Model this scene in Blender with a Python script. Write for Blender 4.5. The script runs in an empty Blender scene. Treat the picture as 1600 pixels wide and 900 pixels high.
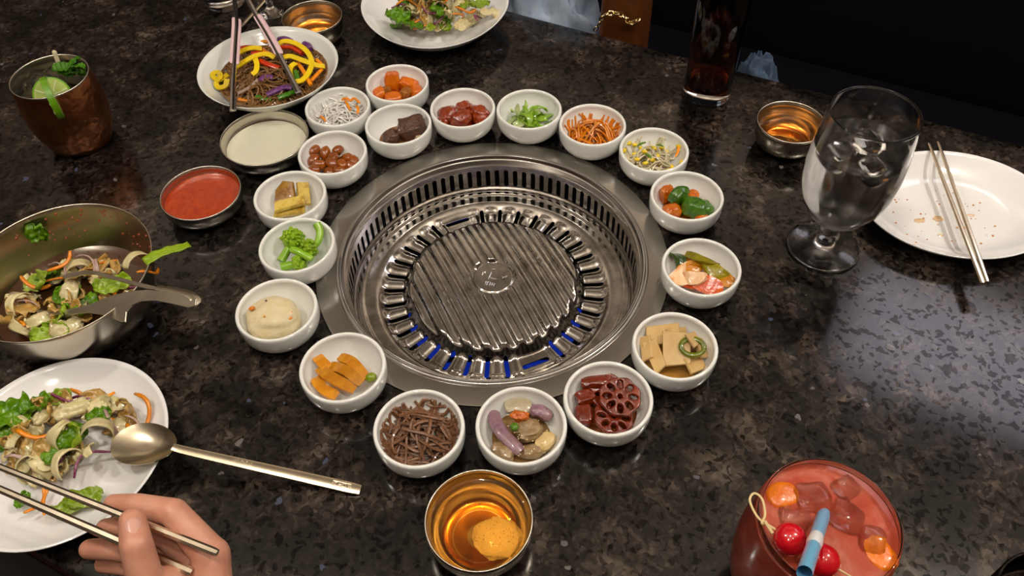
import bpy, bmesh, math, random
from math import sin, cos, pi, radians, sqrt, atan2, hypot
from mathutils import Vector, Matrix, noise, Euler
SC = bpy.context.scene
COL = SC.collection
# ------------------------------------------------------------------ camera
cd = bpy.data.cameras.new('camera'); cam = bpy.data.objects.new('camera', cd); COL.objects.link(cam)
cd.sensor_width = 36.0; cd.lens = 36.0 * 1278.2 / 1600.0; cd.clip_start = 0.02
CR, CU, CF = Vector((.99966, -.01991, -.01686)), Vector((.02609, .76289, .64601)), Vector((0, .64623, -.76315))
cam.matrix_world = Matrix(((CR.x, CU.x, -CF.x, 0), (CR.y, CU.y, -CF.y, -.50069), (CR.z, CU.z, -CF.z, .62428), (0, 0, 0, 1)))
SC.camera = cam
# ------------------------------------------------------------------ world, lamps, exposure
w = bpy.data.worlds.new('world'); SC.world = w; w.use_nodes = True
w.node_tree.nodes['Background'].inputs[0].default_value = (1, .86, .72, 1)
w.node_tree.nodes['Background'].inputs[1].default_value = 0.03
SC.view_settings.view_transform = 'Standard'; SC.view_settings.look = 'None'
SC.view_settings.exposure = 0.0; SC.view_settings.gamma = 1.0; SC.view_settings.use_curve_mapping = False
TA = radians(-28.0)                                   # the table is turned 28 degrees to the camera
TX, TN = Vector((cos(TA), sin(TA), 0)), Vector((-sin(TA), cos(TA), 0))
def tn(t, n, z=0.0): return TX * t + TN * n + Vector((0, 0, z))
CEIL = 1.75
def lamp(name, loc, power, size=.045, col=(1, .83, .64)):
    l = bpy.data.lights.new(name, 'POINT'); l.energy = power; l.shadow_soft_size = size; l.color = col
    o = bpy.data.objects.new(name, l); o.location = loc; COL.objects.link(o); return o
WARM = (1, .93, .83)
lamp('downlight', (.95, .02, 1.40), 31, .030, WARM)
lamp('downlight', (-.12, -.30, 1.42), 13, .030, WARM)
lamp('downlight', (-.95, .00, 1.40), 17, .030, WARM)
lamp('downlight', (.40, -.75, 1.42), 9, .030, WARM)
lamp('downlight', (-.55, -.75, 1.42), 8, .030, WARM)
def area(name, loc, rot, sx, sy, power, col):
    al = bpy.data.lights.new(name, 'AREA'); al.shape = 'RECTANGLE'; al.size = sx; al.size_y = sy; al.energy = power; al.color = col
    ao = bpy.data.objects.new(name, al); ao.location = loc; ao.rotation_euler = rot; COL.objects.link(ao)
area('ceiling_panel', tn(.97, 1.76, CEIL - .01), (0, 0, TA), 1.0, .52, 6.0, (.90, .86, 1))
# added unseen fill lights washing the ceiling, so the metals reflect something brighter
for t_, n_, p_ in ((-1.5, 2.2, 4.5), (-.4, 2.3, 4.5), (.7, 2.3, 4), (1.9, 2.2, 3), (-2.2, .9, 4), (-2.2, -.6, 3), (2.2, .2, 3)):
    area('added_ceiling_fill', tn(t_, n_, 1.15), (pi, 0, TA), .3, .15, p_, (1, .90, .76))
# ------------------------------------------------------------------ materials
MATS = {}
def _new(name):
    m = bpy.data.materials.new(name); m.use_nodes = True; nt = m.node_tree
    return m, nt, nt.nodes['Principled BSDF']
def nd(nt, t, **kw):
    n = nt.nodes.new(t)
    for k, v in kw.items():
        if hasattr(n, k): setattr(n, k, v)
        else: n.inputs[k.replace('_', ' ')].default_value = v
    return n
def c4(c): return (c[0], c[1], c[2], 1)
def ramp(nt, fac, stops):
    r = nt.nodes.new('ShaderNodeValToRGB'); e = r.color_ramp.elements
    e[0].position, e[0].color = stops[0][0], c4(stops[0][1]); e[1].position, e[1].color = stops[-1][0], c4(stops[-1][1])
    for p, c in stops[1:-1]:
        x = e.new(p); x.color = c4(c)
    nt.links.new(fac, r.inputs[0]); return r.outputs[0]
def coord(nt, kind='Object'): return nt.nodes.new('ShaderNodeTexCoord').outputs[kind]
def noise_out(nt, vec, scale, detail=4, rough=.55, dist=0.0):
    n = nt.nodes.new('ShaderNodeTexNoise'); n.inputs['Scale'].default_value = scale; n.inputs['Detail'].default_value = detail
    n.inputs['Roughness'].default_value = rough; n.inputs['Distortion'].default_value = dist; nt.links.new(vec, n.inputs['Vector']); return n.outputs['Fac']
def bump(nt, b, h, strength, dist=.001):
    n = nt.nodes.new('ShaderNodeBump'); n.inputs['Strength'].default_value = strength; n.inputs['Distance'].default_value = dist
    nt.links.new(h, n.inputs['Height']); nt.links.new(n.outputs[0], b.inputs['Normal'])
def plain(name, col, rough=.5, metal=0.0, spec=.5, coat=0.0, **kw):
    if name in MATS: return MATS[name]
    m, nt, b = _new(name); b.inputs['Base Color'].default_value = c4(col); b.inputs['Roughness'].default_value = rough
    b.inputs['Metallic'].default_value = metal; b.inputs['Specular IOR Level'].default_value = spec; b.inputs['Coat Weight'].default_value = coat
    b.inputs['Coat Roughness'].default_value = .08
    for k, v in kw.items(): b.inputs[k.replace('_', ' ')].default_value = v
    MATS[name] = m; return m
def food(name, c1, c2, scale=90, rough=.35, coat=.5, bmp=.35, c3=None, trans=0.0, bscale=None):
    """mottled moist food; colour varies a little from piece to piece"""
    if name in MATS: return MATS[name]
    m, nt, b = _new(name); v = coord(nt); f = noise_out(nt, v, scale, 5, .6, .3)
    stops = [(.3, c1), (.7, c2)] if c3 is None else [(.28, c1), (.5, c2), (.72, c3)]
    c = ramp(nt, f, stops)
    oi = nt.nodes.new('ShaderNodeObjectInfo'); mr = nt.nodes.new('ShaderNodeMapRange'); mr.inputs['To Min'].default_value = .78; mr.inputs['To Max'].default_value = 1.06
    nt.links.new(oi.outputs['Random'], mr.inputs['Value']); hs = nt.nodes.new('ShaderNodeHueSaturation'); hs.inputs['Saturation'].default_value = 1.12
    nt.links.new(mr.outputs[0], hs.inputs['Value']); nt.links.new(c, hs.inputs['Color']); nt.links.new(hs.outputs[0], b.inputs['Base Color'])
    b.inputs['Roughness'].default_value = rough; b.inputs['Coat Weight'].default_value = coat; b.inputs['Coat Roughness'].default_value = .07
    if bmp: bump(nt, b, noise_out(nt, v, bscale or scale * 3, 3), bmp, .0012)
    if trans:
        out = nt.nodes['Material Output']; tr = nt.nodes.new('ShaderNodeBsdfTranslucent'); mx = nt.nodes.new('ShaderNodeMixShader'); mx.inputs[0].default_value = trans
        nt.links.new(hs.outputs[0], tr.inputs['Color']); nt.links.new(b.outputs[0], mx.inputs[1]); nt.links.new(tr.outputs[0], mx.inputs[2]); nt.links.new(mx.outputs[0], out.inputs[0])
    MATS[name] = m; return m
def steel(name, col=(.62, .60, .57), rough=.26, aniso=.7, wear=.08, scale=40, stretch=None, bmp=0.0, grime=None):
    """brushed, turned metal: the brushing runs round the Z axis"""
    if name in MATS: return MATS[name]
    m, nt, b = _new(name); b.inputs['Metallic'].default_value = 1; v = coord(nt)
    f = noise_out(nt, v, scale, 5, .6)
    c = ramp(nt, f, [(.3, tuple(x * .88 for x in col)), (.7, col)] if not grime else [(.3, grime), (.62, col)])
    nt.links.new(c, b.inputs['Base Color'])
    mr = nt.nodes.new('ShaderNodeMapRange'); mr.inputs['To Min'].default_value = rough - wear; mr.inputs['To Max'].default_value = rough + wear
    nt.links.new(f, mr.inputs['Value']); nt.links.new(mr.outputs[0], b.inputs['Roughness'])
    if aniso:
        b.inputs['Anisotropic'].default_value = aniso
        t = nt.nodes.new('ShaderNodeTangent'); t.direction_type = 'RADIAL'; t.axis = 'Z'; nt.links.new(t.outputs[0], b.inputs['Tangent'])
    if bmp: bump(nt, b, noise_out(nt, v, scale * 2.4, 3), bmp, .002)
    MATS[name] = m; return m
def glassy(name, col=(1, 1, 1), ior=1.45, rough=0.0):
    if name in MATS: return MATS[name]
    m, nt, b = _new(name); b.inputs['Base Color'].default_value = c4(col); b.inputs['Roughness'].default_value = rough
    b.inputs['Transmission Weight'].default_value = 1; b.inputs['IOR'].default_value = ior; MATS[name] = m; return m
def liquid(name, col, density=0, ior=1.33):
    """clear coloured liquid: tints what is seen through each surface, with a glossy top"""
    if name in MATS: return MATS[name]
    m, nt, b = _new(name); nt.nodes.remove(b); L = nt.links.new
    tr = nt.nodes.new('ShaderNodeBsdfTransparent'); tr.inputs[0].default_value = c4(col); gl = nt.nodes.new('ShaderNodeBsdfGlossy'); gl.inputs['Roughness'].default_value = .03
    fr = nt.nodes.new('ShaderNodeFresnel'); fr.inputs['IOR'].default_value = ior; mx = nt.nodes.new('ShaderNodeMixShader')
    L(fr.outputs[0], mx.inputs[0]); L(tr.outputs[0], mx.inputs[1]); L(gl.outputs[0], mx.inputs[2]); L(mx.outputs[0], nt.nodes['Material Output'].inputs[0]); MATS[name] = m; return m

def granite():
    m, nt, b = _new('granite'); L = nt.links.new; v = coord(nt)
    # warp the lookup so the grains are ragged
    wn = nt.nodes.new('ShaderNodeTexNoise'); wn.inputs['Scale'].default_value = 70; wn.inputs['Detail'].default_value = 4; L(v, wn.inputs['Vector'])
    ma = nt.nodes.new('ShaderNodeVectorMath'); ma.operation = 'MULTIPLY_ADD'; L(wn.outputs['Color'], ma.inputs[0]); ma.inputs[1].default_value = (.016, .016, .016); L(v, ma.inputs[2])
    wv = ma.outputs[0]
    big = noise_out(nt, wv, 26, 5, .62, .4)
    patch = ramp(nt, big, [(.36, (.0045, .0042, .004)), (.50, (.014, .0115, .0098)), (.60, (.036, .0285, .023)), (.72, (.075, .062, .052))])
    vo = nt.nodes.new('ShaderNodeTexVoronoi'); vo.inputs['Scale'].default_value = 240; L(wv, vo.inputs['Vector'])
    grain = ramp(nt, vo.outputs['Color'], [(.15, (.12, .11, .10)), (.5, (.75, .72, .70)), (.9, (1.7, 1.6, 1.5))])
    mu = nt.nodes.new('ShaderNodeMix'); mu.data_type = 'RGBA'; mu.blend_type = 'MULTIPLY'; mu.inputs[0].default_value = 1
    L(patch, mu.inputs[6]); L(grain, mu.inputs[7])
    # rare pale and bluish crystals
    v2 = nt.nodes.new('ShaderNodeTexVoronoi'); v2.inputs['Scale'].default_value = 95; L(wv, v2.inputs['Vector'])
    sp = nt.nodes.new('ShaderNodeSeparateColor'); L(v2.outputs['Color'], sp.inputs[0])
    gt = nt.nodes.new('ShaderNodeMath'); gt.operation = 'GREATER_THAN'; gt.inputs[1].default_value = .972; L(sp.outputs[0], gt.inputs[0])
    lt = nt.nodes.new('ShaderNodeMath'); lt.operation = 'LESS_THAN'; lt.inputs[1].default_value = .30; L(v2.outputs['Distance'], lt.inputs[0])
    an = nt.nodes.new('ShaderNodeMath'); an.operation = 'MULTIPLY'; L(gt.outputs[0], an.inputs[0]); L(lt.outputs[0], an.inputs[1])
    cc = ramp(nt, sp.outputs[1], [(.3, (.045, .055, .10)), (.75, (.12, .11, .105))])
    m2 = nt.nodes.new('ShaderNodeMix'); m2.data_type = 'RGBA'; L(an.outputs[0], m2.inputs[0]); L(mu.outputs[2], m2.inputs[6]); L(cc, m2.inputs[7])
    L(m2.outputs[2], b.inputs['Base Color'])
    # polished stone with duller grains and wiped smears
    mr = nt.nodes.new('ShaderNodeMapRange'); mr.inputs['To Min'].default_value = .07; mr.inputs['To Max'].default_value = .20
    sm = noise_out(nt, v, 6, 4, .6, .8); L(sm, mr.inputs['Value'])
    s3 = nt.nodes.new('ShaderNodeSeparateColor'); v3 = nt.nodes.new('ShaderNodeTexVoronoi'); v3.inputs['Scale'].default_value = 230; L(wv, v3.inputs['Vector']); L(v3.outputs['Color'], s3.inputs[0])
    pit = nt.nodes.new('ShaderNodeMath'); pit.operation = 'GREATER_THAN'; pit.inputs[1].default_value = .79; L(s3.outputs[0], pit.inputs[0])
    L(mr.outputs[0], b.inputs['Roughness'])
    pr_ = nt.nodes.new('ShaderNodeMath'); pr_.operation = 'MULTIPLY_ADD'; pr_.inputs[1].default_value = -.30; pr_.inputs[2].default_value = .5; L(pit.outputs[0], pr_.inputs[0]); L(pr_.outputs[0], b.inputs['Specular IOR Level'])
    return m

# ------------------------------------------------------------------ mesh helpers
class MB:
    def __init__(s): s.v, s.f = [], []
    def add(s, vs, fs):
        k = len(s.v); s.v += [tuple(v) for v in vs]; s.f += [tuple(i + k for i in f) for f in fs]; return s
    def lathe(s, prof, n=48, close=False, off=(0, 0, 0), sx=1.0, sy=1.0, wob=None):
        k0 = len(s.v); rings = []
        for r, z in prof:
            if r < 1e-7: s.v.append((off[0], off[1], off[2] + z)); rings.append([len(s.v) - 1] * n)
            else:
                k = len(s.v)
                for i in range(n):
                    a = 2 * pi * i / n; q = r * (wob(a) if wob else 1)
                    s.v.append((off[0] + q * cos(a) * sx, off[1] + q * sin(a) * sy, off[2] + z))
                rings.append(list(range(k, k + n)))
        if close: rings.append(rings[0])
        for A, B in zip(rings, rings[1:]):
            for i in range(n):
                j = (i + 1) % n; q = [A[i], A[j], B[j], B[i]]; o = []
                for x in q:
                    if x not in o: o.append(x)
                if len(o) > 2: s.f.append(tuple(o))
        return s
    def tube(s, pts, rad, n=8, flat=1.0, up=None, cap=True, round_cap=False):
        pts = [Vector(p) for p in pts]; N = len(pts)
        rad = [rad] * N if isinstance(rad, (int, float)) else list(rad)
        if round_cap:
            d0 = (pts[0] - pts[1]).normalized(); d1 = (pts[-1] - pts[-2]).normalized()
            pts = [pts[0] + d0 * rad[0] * .95, pts[0] + d0 * rad[0] * .6] + pts + [pts[-1] + d1 * rad[-1] * .6, pts[-1] + d1 * rad[-1] * .95]
            rad = [rad[0] * .3, rad[0] * .8] + rad + [rad[-1] * .8, rad[-1] * .3]; N = len(pts)
        ref = Vector(up) if up is not None else None; prev = None; rings = []
        for i in range(N):
            t = (pts[min(i + 1, N - 1)] - pts[max(i - 1, 0)])
            t = t.normalized() if t.length > 1e-9 else Vector((1, 0, 0))
            if ref is not None: u = ref
            elif prev is not None: u = prev
            else: u = Vector((0, 0, 1)) if abs(t.z) < .9 else Vector((1, 0, 0))
            sd = t.cross(u)
            if sd.length < 1e-6: sd = t.orthogonal()
            sd.normalize(); u = sd.cross(t).normalized(); prev = u
            k = len(s.v)
            for j in range(n):
                a = 2 * pi * (j + .5) / n
                s.v.append(tuple(pts[i] + sd * cos(a) * rad[i] + u * sin(a) * rad[i] * flat))
            rings.append(k)
        for A, B in zip(rings, rings[1:]):
            for j in range(n): s.f.append((A + j, A + (j + 1) % n, B + (j + 1) % n, B + j))
        if cap:
            s.f.append(tuple(rings[0] + j for j in reversed(range(n)))); s.f.append(tuple(rings[-1] + j for j in range(n)))
        return s
    def blob(s, r, seed=0, amp=.15, freq=1.5, n=14, e=1.0, c=(0, 0, 0)):
        vs, fs = [], []; m = n
        sg = lambda x: math.copysign(abs(x) ** e, x)
        sv = Vector((seed * 7.3, seed * 3.1, seed * 1.7))
        for i in range(n + 1):
            th = pi * i / n
            for j in range(2 * m):
                if i in (0, n) and j: continue
                ph = pi * j / m; d = Vector((sin(th) * cos(ph), sin(th) * sin(ph), cos(th)))
                q = Vector((sg(d.x), sg(d.y), sg(d.z)))
                k = 1 + amp * noise.noise(d * freq + sv) + amp * .4 * noise.noise(d * freq * 2.7 + sv)
                vs.append((c[0] + q.x * r[0] * k, c[1] + q.y * r[1] * k, c[2] + q.z * r[2] * k))
        idx = lambda i, j: 0 if i == 0 else (len(vs) - 1 if i == n else 1 + (i - 1) * 2 * m + j % (2 * m))
        for i in range(n):
            for j in range(2 * m):
                q = [idx(i, j), idx(i + 1, j), idx(i + 1, j + 1), idx(i, j + 1)]; o = []
                for x in q:
                    if x not in o: o.append(x)
                fs.append(tuple(o))
        return s.add(vs, fs)
    def sheet(s, fn, nu, nv, th):
        P = [[Vector(fn(i / nu, j / nv)) for j in range(nv + 1)] for i in range(nu + 1)]
        top, bot = [], []
        for i in range(nu + 1):
            for j in range(nv + 1):
                a = P[min(i + 1, nu)][j] - P[max(i - 1, 0)][j]; b = P[i][min(j + 1, nv)] - P[i][max(j - 1, 0)]
                n_ = a.cross(b); n_ = n_.normalized() if n_.length > 1e-12 else Vector((0, 0, 1))
                top.append(P[i][j] + n_ * th / 2); bot.append(P[i][j] - n_ * th / 2)
        W = nv + 1; T = len(top); fs = []
        for i in range(nu):
            for j in range(nv):
                a, b, c, d = i * W + j, (i + 1) * W + j, (i + 1) * W + j + 1, i * W + j + 1
                fs.append((a, b, c, d)); fs.append((T + d, T + c, T + b, T + a))
        edge = [(i, 0) for i in range(nu + 1)] + [(nu, j) for j in range(1, nv + 1)] + [(i, nv) for i in range(nu - 1, -1, -1)] + [(0, j) for j in range(nv - 1, 0, -1)]
        for (i, j), (k, l) in zip(edge, edge[1:] + edge[:1]):
            a, b = i * W + j, k * W + l; fs.append((b, a, T + a, T + b))
        return s.add(top + bot, fs)
    def prism(s, poly, h, bev=.0006, axes=None, org=(0, 0, 0)):
        """extruded outline with a small chamfer; axes = (X, Y, Z) vectors of its plane"""
        X, Y, Z = axes or (Vector((1, 0, 0)), Vector((0, 1, 0)), Vector((0, 0, 1))); O = Vector(org)
        A = sum(a[0] * b[1] - b[0] * a[1] for a, b in zip(poly, poly[1:] + poly[:1]))
        if A < 0: poly = poly[::-1]
        n = len(poly); ins = []
        for i in range(n):
            p0, p1, p2 = Vector(poly[i - 1]).to_2d(), Vector(poly[i]).to_2d(), Vector(poly[(i + 1) % n]).to_2d()
            d1, d2 = (p1 - p0), (p2 - p1); n1 = Vector((-d1.y, d1.x)); n2 = Vector((-d2.y, d2.x))
            q = (n1.normalized() + n2.normalized()) if n1.length and n2.length else n1
            ins.append(p1 + (q.normalized() if q.length else q) * bev)
        L = [(ins, 0), (poly, bev), (poly, h - bev), (ins, h)]; k = len(s.v)
        for pl, z in L:
            for p in pl: s.v.append(tuple(O + X * p[0] + Y * p[1] + Z * z))
        for a in range(3):
            for i in range(n):
                j = (i + 1) % n; s.f.append((k + a * n + i, k + a * n + j, k + (a + 1) * n + j, k + (a + 1) * n + i))
        s.f.append(tuple(k + i for i in reversed(range(n)))); s.f.append(tuple(k + 3 * n + i for i in range(n)))
        return s
    def box(s, c, h, rz=0.0):
        cx, cy, cz = c; R = Matrix.Rotation(rz, 3, 'Z'); vs = []
        for z in (-1, 1):
            for x, y in ((-1, -1), (1, -1), (1, 1), (-1, 1)):
                q = R @ Vector((x * h[0], y * h[1], 0)); vs.append((cx + q.x, cy + q.y, cz + z * h[2]))
        return s.add(vs, [(3, 2, 1, 0), (4, 5, 6, 7), (0, 1, 5, 4), (1, 2, 6, 5), (2, 3, 7, 6), (3, 0, 4, 7)])
    def mesh(s, name, mat, smooth=True, ang=40):
        me = bpy.data.meshes.new(name); me.from_pydata(s.v, [], s.f); me.validate()
        bm = bmesh.new(); bm.from_mesh(me); bmesh.ops.recalc_face_normals(bm, faces=bm.faces); bm.to_mesh(me); bm.free(); me.update()
        if mat: me.materials.append(mat)
        if smooth:
            me.polygons.foreach_set('use_smooth', [True] * len(me.polygons))
            if ang < 180: me.set_sharp_from_angle(angle=radians(ang))
        me.update(); return me
    def build(s, name, mat, parent=None, loc=(0, 0, 0), rot=(0, 0, 0), smooth=True, ang=40):
        return put(name, s.mesh(name, mat, smooth, ang), parent, loc, rot)
def put(name, me, parent=None, loc=(0, 0, 0), rot=(0, 0, 0), scale=1.0):
    o = bpy.data.objects.new(name, me); COL.objects.link(o); o.parent = parent; o.location = loc; o.rotation_euler = rot
    o.scale = (scale,) * 3 if isinstance(scale, (int, float)) else scale
    return o
def empty(name, loc=(0, 0, 0), rot=(0, 0, 0)):
    o = put(name, None, None, loc, rot); o.empty_display_size = .02; return o
def T(o, label, cat, group=None):
    o['label'] = label; o['category'] = cat
    if group: o['group'] = group
    return o
def S(o): o['kind'] = 'structure'; return o
def smoothstep(a, b, x):
    t = max(0.0, min(1.0, (x - a) / (b - a))); return t * t * (3 - 2 * t)
def spline(pts, n):
    """Catmull-Rom through the points, n samples per span"""
    P = [Vector(p) for p in pts]; P = [P[0] * 2 - P[1]] + P + [P[-1] * 2 - P[-2]]; out = []
    for i in range(1, len(P) - 2):
        for k in range(n):
            t = k / n; a, b, c, d = P[i - 1:i + 3]
            out.append(.5 * ((2 * b) + (c - a) * t + (2 * a - 5 * b + 4 * c - d) * t * t + (3 * b - a - 3 * c + d) * t ** 3))
    out.append(P[-2]); return out
# ------------------------------------------------------------------ the room
FLOOR = -.75
M_floor = plain('floor_dark', (.02, .015, .012), .45); M_wall = plain('wall_brown', (.16, .12, .095), .7); M_ceil = plain('ceiling_tan', (.62, .54, .46), .9)
S(MB().box((0, 0, FLOOR - .02), (2.6, 2.6, .02), TA).build('floor', M_floor, smooth=False))
S(MB().box((0, 0, CEIL + .02), (2.6, 2.6, .02), TA).build('ceiling', M_ceil, smooth=False))
for nm, t, n, hx, hy in (('wall_back', 0, 2.6, 2.6, .02), ('wall_front', 0, -2.6, 2.6, .02), ('wall_left', -2.6, 0, .02, 2.6), ('wall_right', 2.6, 0, .02, 2.6)):
    c = tn(t, n); S(MB().box((c.x, c.y, (CEIL + FLOOR) / 2), (hx, hy, (CEIL - FLOOR) / 2), TA).build(nm, M_wall, smooth=False))
# ------------------------------------------------------------------ the table with a round opening for the grill
GX, GY = -.0195, .070
M_gran = granite()
N0, N1, T0, T1 = -.388, .479, -1.15, .95
def make_table():
    root = empty('dining_table', (GX, GY, FLOOR)); T(root, 'black and brown speckled granite dining table with a built-in grill', 'table')
    g = Vector((GX, GY, 0)); gt, gn = g.dot(TX), g.dot(TN)
    cor = [(T0 - gt, N0 - gn), (T1 - gt, N0 - gn), (T1 - gt, N1 - gn), (T0 - gt, N1 - gn)]
    angs = sorted([2 * pi * i / 96 - pi for i in range(96)] + [atan2(y, x) for x, y in cor])
    def hit(a, ins=0.0):
        c, s_ = cos(a), sin(a); k = 1e9
        for (lo, hi, d) in ((T0 - gt + ins, T1 - gt - ins, c), (N0 - gn + ins, N1 - gn - ins, s_)):
            if d > 1e-9: k = min(k, hi / d)
            elif d < -1e-9: k = min(k, lo / d)
        return k
    mb = MB(); rings = []; R = .168
    H = -FLOOR
    for f in (lambda a: (R, H - .035), lambda a: (R, H), lambda a: (R + .004, H), lambda a: (R + .010, H), lambda a: (hit(a, .016), H), lambda a: (hit(a, .006), H), lambda a: (hit(a, .0015), H - .0018), lambda a: (hit(a), H - .007), lambda a: (hit(a), H - .033), lambda a: (hit(a, .004), H - .036)):
        rg = []
        for a in angs:
            r, z = f(a); q = TX * (r * cos(a)) + TN * (r * sin(a)); mb.v.append((q.x, q.y, z)); rg.append(len(mb.v) - 1)
        rings.append(rg)
    rings.append(rings[0])
    for A, B in zip(rings, rings[1:]):
        for i in range(len(angs)):
            j = (i + 1) % len(angs); mb.f.append((A[i], A[j], B[j], B[i]))
    mb.build('tabletop', M_gran, root, ang=30)
    dk = plain('table_base_black', (.012, .011, .011), .5)
    c = tn((T0 + T1) / 2 - gt, (N0 + N1) / 2 - gn)
    for s_ in (-1, 1):
        q = c + TX * s_ * .62; MB().box((q.x, q.y, .355), (.05, .28, .355), TA).build('pedestal', dk, root, smooth=False)
make_table()
# ------------------------------------------------------------------ booth benches
def bench(nn, sgn, label, col, cat='bench'):
    m = plain('bench_' + ('far' if sgn > 0 else 'near'), col, .9, spec=.1); c = tn(-.1, nn, FLOOR)
    root = empty('booth_bench', c, (0, 0, TA)); T(root, label, cat)
    MB().box((0, 0, .16), (1.05, .24, .16)).build('base', plain('bench_base', (.008, .007, .007), .6), root, smooth=False)
    mb = MB(); mb.blob((1.06, .27, .075), 3, .0, n=24, e=.35, c=(0, -.02 * sgn, .385)); mb.build('seat_cushion', m, root)
    mb = MB(); mb.blob((1.06, .07, .36), 5, .0, n=24, e=.35, c=(0, .25 * sgn, .78)); mb.build('backrest', m, root)
bench(.80, 1, 'dark navy upholstered booth bench beyond the far table edge', (.0018, .0018, .0045))
bench(-.76, -1, 'dark maroon booth bench below the near table edge', (.035, .012, .012))

# ------------------------------------------------------------------ the grill
M_flange = steel('flange_steel', (.50, .48, .45), .17, .35, .05, 25)
M_ring = steel('ring_steel', (.62, .60, .58), .20, .6, .06, 30)
M_wall_s = steel('slotted_wall_steel', (.55, .53, .50), .24, .5, .06, 60, grime=(.30, .27, .24))
M_plate = steel('grill_plate_steel', (.60, .58, .55), .13, 0, .06, 55, bmp=.08, grime=(.28, .26, .235))
M_black = plain('soot_black', (.004, .004, .004), .8)
def make_grill():
    g = empty('tabletop_grill', (GX, GY, 0)); T(g, 'round stainless steel barbecue grill set into the middle of the table', 'grill')
    MB().lathe([(.1595, .0004), (.1800, .0004), (.1810, .0008), (.1806, .0015), (.1795, .0017), (.1600, .0017), (.1595, .0004)], 160).build('flange', M_flange, g)
    MB().lathe([(.1600, .0002), (.1600, .0024), (.1592, .0032), (.1580, .0028), (.1572, .0030), (.1562, .0042), (.1549, .0044), (.1540, .0036), (.1535, .0010),
                (.1528, .0004), (.1520, .0010), (.1512, .0006), (.1506, -.0030), (.1498, -.0060), (.1498, -.0075), (.1530, -.0075), (.1545, -.002), (.1600, .0002)], 160).build('rim_ring', M_ring, g)
    # slotted wall: two bands and a bar between each pair of slots
    mb = MB(); N = 88; R0, R1 = .1495, .1505; zt, zb = -.0130, -.0378; k = 8
    def cyl(r, a, z): return (r * cos(a), r * sin(a), z)
    mb.lathe([(R0, -.0065), (R0, zt), (R1, zt), (R1, -.0065), (R0, -.0065)], N * k)
    mb.lathe([(R0, zb), (R0 - .0002, -.0440), (R1, -.0440), (R1, zb), (R0, zb)], N * k)
    dA = 2 * pi / N
    for i in range(N):
        a0 = i * dA; lo, hi = a0 - dA * .25, a0 + dA * .25        # the bar; the slot lies between bars
        vs, fs = [], []
        sl = dA * .25
        rows = [(zt, .32), (zt - .0008, .12), (zt - .0020, 0.0), (zb + .0020, 0.0), (zb + .0008, .12), (zb, .32)]
        for z, ex in rows:
            for r in (R0, R1):
                for a in (lo - ex * dA * .78, hi + ex * dA * .78): vs.append(cyl(r, a, z))
        for q in range(len(rows) - 1):
            b = q * 4
            fs += [(b, b + 4, b + 5, b + 1), (b + 2, b + 3, b + 7, b + 6), (b, b + 2, b + 6, b + 4), (b + 1, b + 5, b + 7, b + 3)]
        mb.add(vs, fs)
    mb.build('slotted_wall', M_wall_s, g, ang=35)
    MB().lathe([(.166, -.002), (.166, -.095), (0, -.095), (0, -.094), (.165, -.094), (.165, -.002), (.166, -.002)], 96).build('fire_box', M_black, g)
    # ledge under the wall and the ring the plate rests on
    MB().lathe([(.1496, -.0442), (.1490, -.0425), (.1465, -.0418), (.1455, -.0402), (.1445, -.0402), (.1440, -.0425), (.1435, -.0470), (.1425, -.0470), (.1430, -.049), (.1496, -.046), (.1496, -.0442)], 160).build('support_ring', M_ring, g)
    # ------ cooking plate: height field, then slots cut through
    DR = Vector((.40, -.917)).normalized(); DN = Vector((-DR.y, DR.x)); per = .0165
    SL = [96.8 - 10.72 * i for i in range(15)]; SL += [a - 180 for a in SL]; TG = [-67.6, 112.4]
    def hgt(r, a):
        x, y = r * cos(a), r * sin(a)
        z = -.0425
        if r > .137: z += -.0012 * smoothstep(.143, .137, r) * 0 + .0014 * smoothstep(.137, .1405, r)
        z -= .0062 * smoothstep(.128, .112, r)
        z += .0100 * smoothstep(.0985, .0885, r)                              # step up to the dome
        z += .0072 * (1 - min(1, (r / .092)) ** 2) if r < .092 else 0
        d = math.degrees(a)
        # raised fluting between the slots
        if .092 < r < .122:
            m_ = 1e9
            for s_ in SL:
                q = abs((d - s_ + 180) % 360 - 180); m_ = min(m_, q)
            mt = min(abs((d - s_ + 180) % 360 - 180) for s_ in TG)
            env = smoothstep(.0925, .0975, r) * smoothstep(.1215, .1175, r)
            if mt > 9.0: z += .0017 * env * smoothstep(1.7, 4.4, m_)
            else: z += .0006 * env
        if r < .092:
            sN, tN = x * DN.x + y * DN.y, x * DR.x + y * DR.y
            u = (sN / per) % 1.0; u = abs(u - .5) * 2
            edge = smoothstep(.0910, .0850, r) * smoothstep(.0215, .0250, r)
            z += .0040 * smoothstep(.74, .30, u) * edge
            z += .0010 * smoothstep(.0212, .0200, r) + .0006 * smoothstep(.0006, .0, abs(r - .0206))
        return z
    rs = [0.0, .004, .008, .012, .016, .0185, .0195, .0202, .0209, .0216, .0225, .0235, .0250] + [.0265 + .0016 * i for i in range(35)] + [.0822 + .0011 * i for i in range(38)] + [.1250 + .0022 * i for i in range(5)] + [.1362, .1375, .139, .1405, .1415, .1428, .1436, .1440]
    NA = 384; mb = MB(); n = NA; TH = .0013
    for lay, off in ((0, 0), (1, -TH)):
        for r in rs:
            if r == 0: mb.v.append((0, 0, hgt(0, 0) + off)); continue
            for i in range(n):
                a = -pi + 2 * pi * i / n; mb.v.append((r * cos(a), r * sin(a), hgt(r, a) + off))
    Ls = 1 + (len(rs) - 1) * n
    ix = lambda l, k, i: l * Ls + (0 if k == 0 else 1 + (k - 1) * n + i % n)
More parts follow.
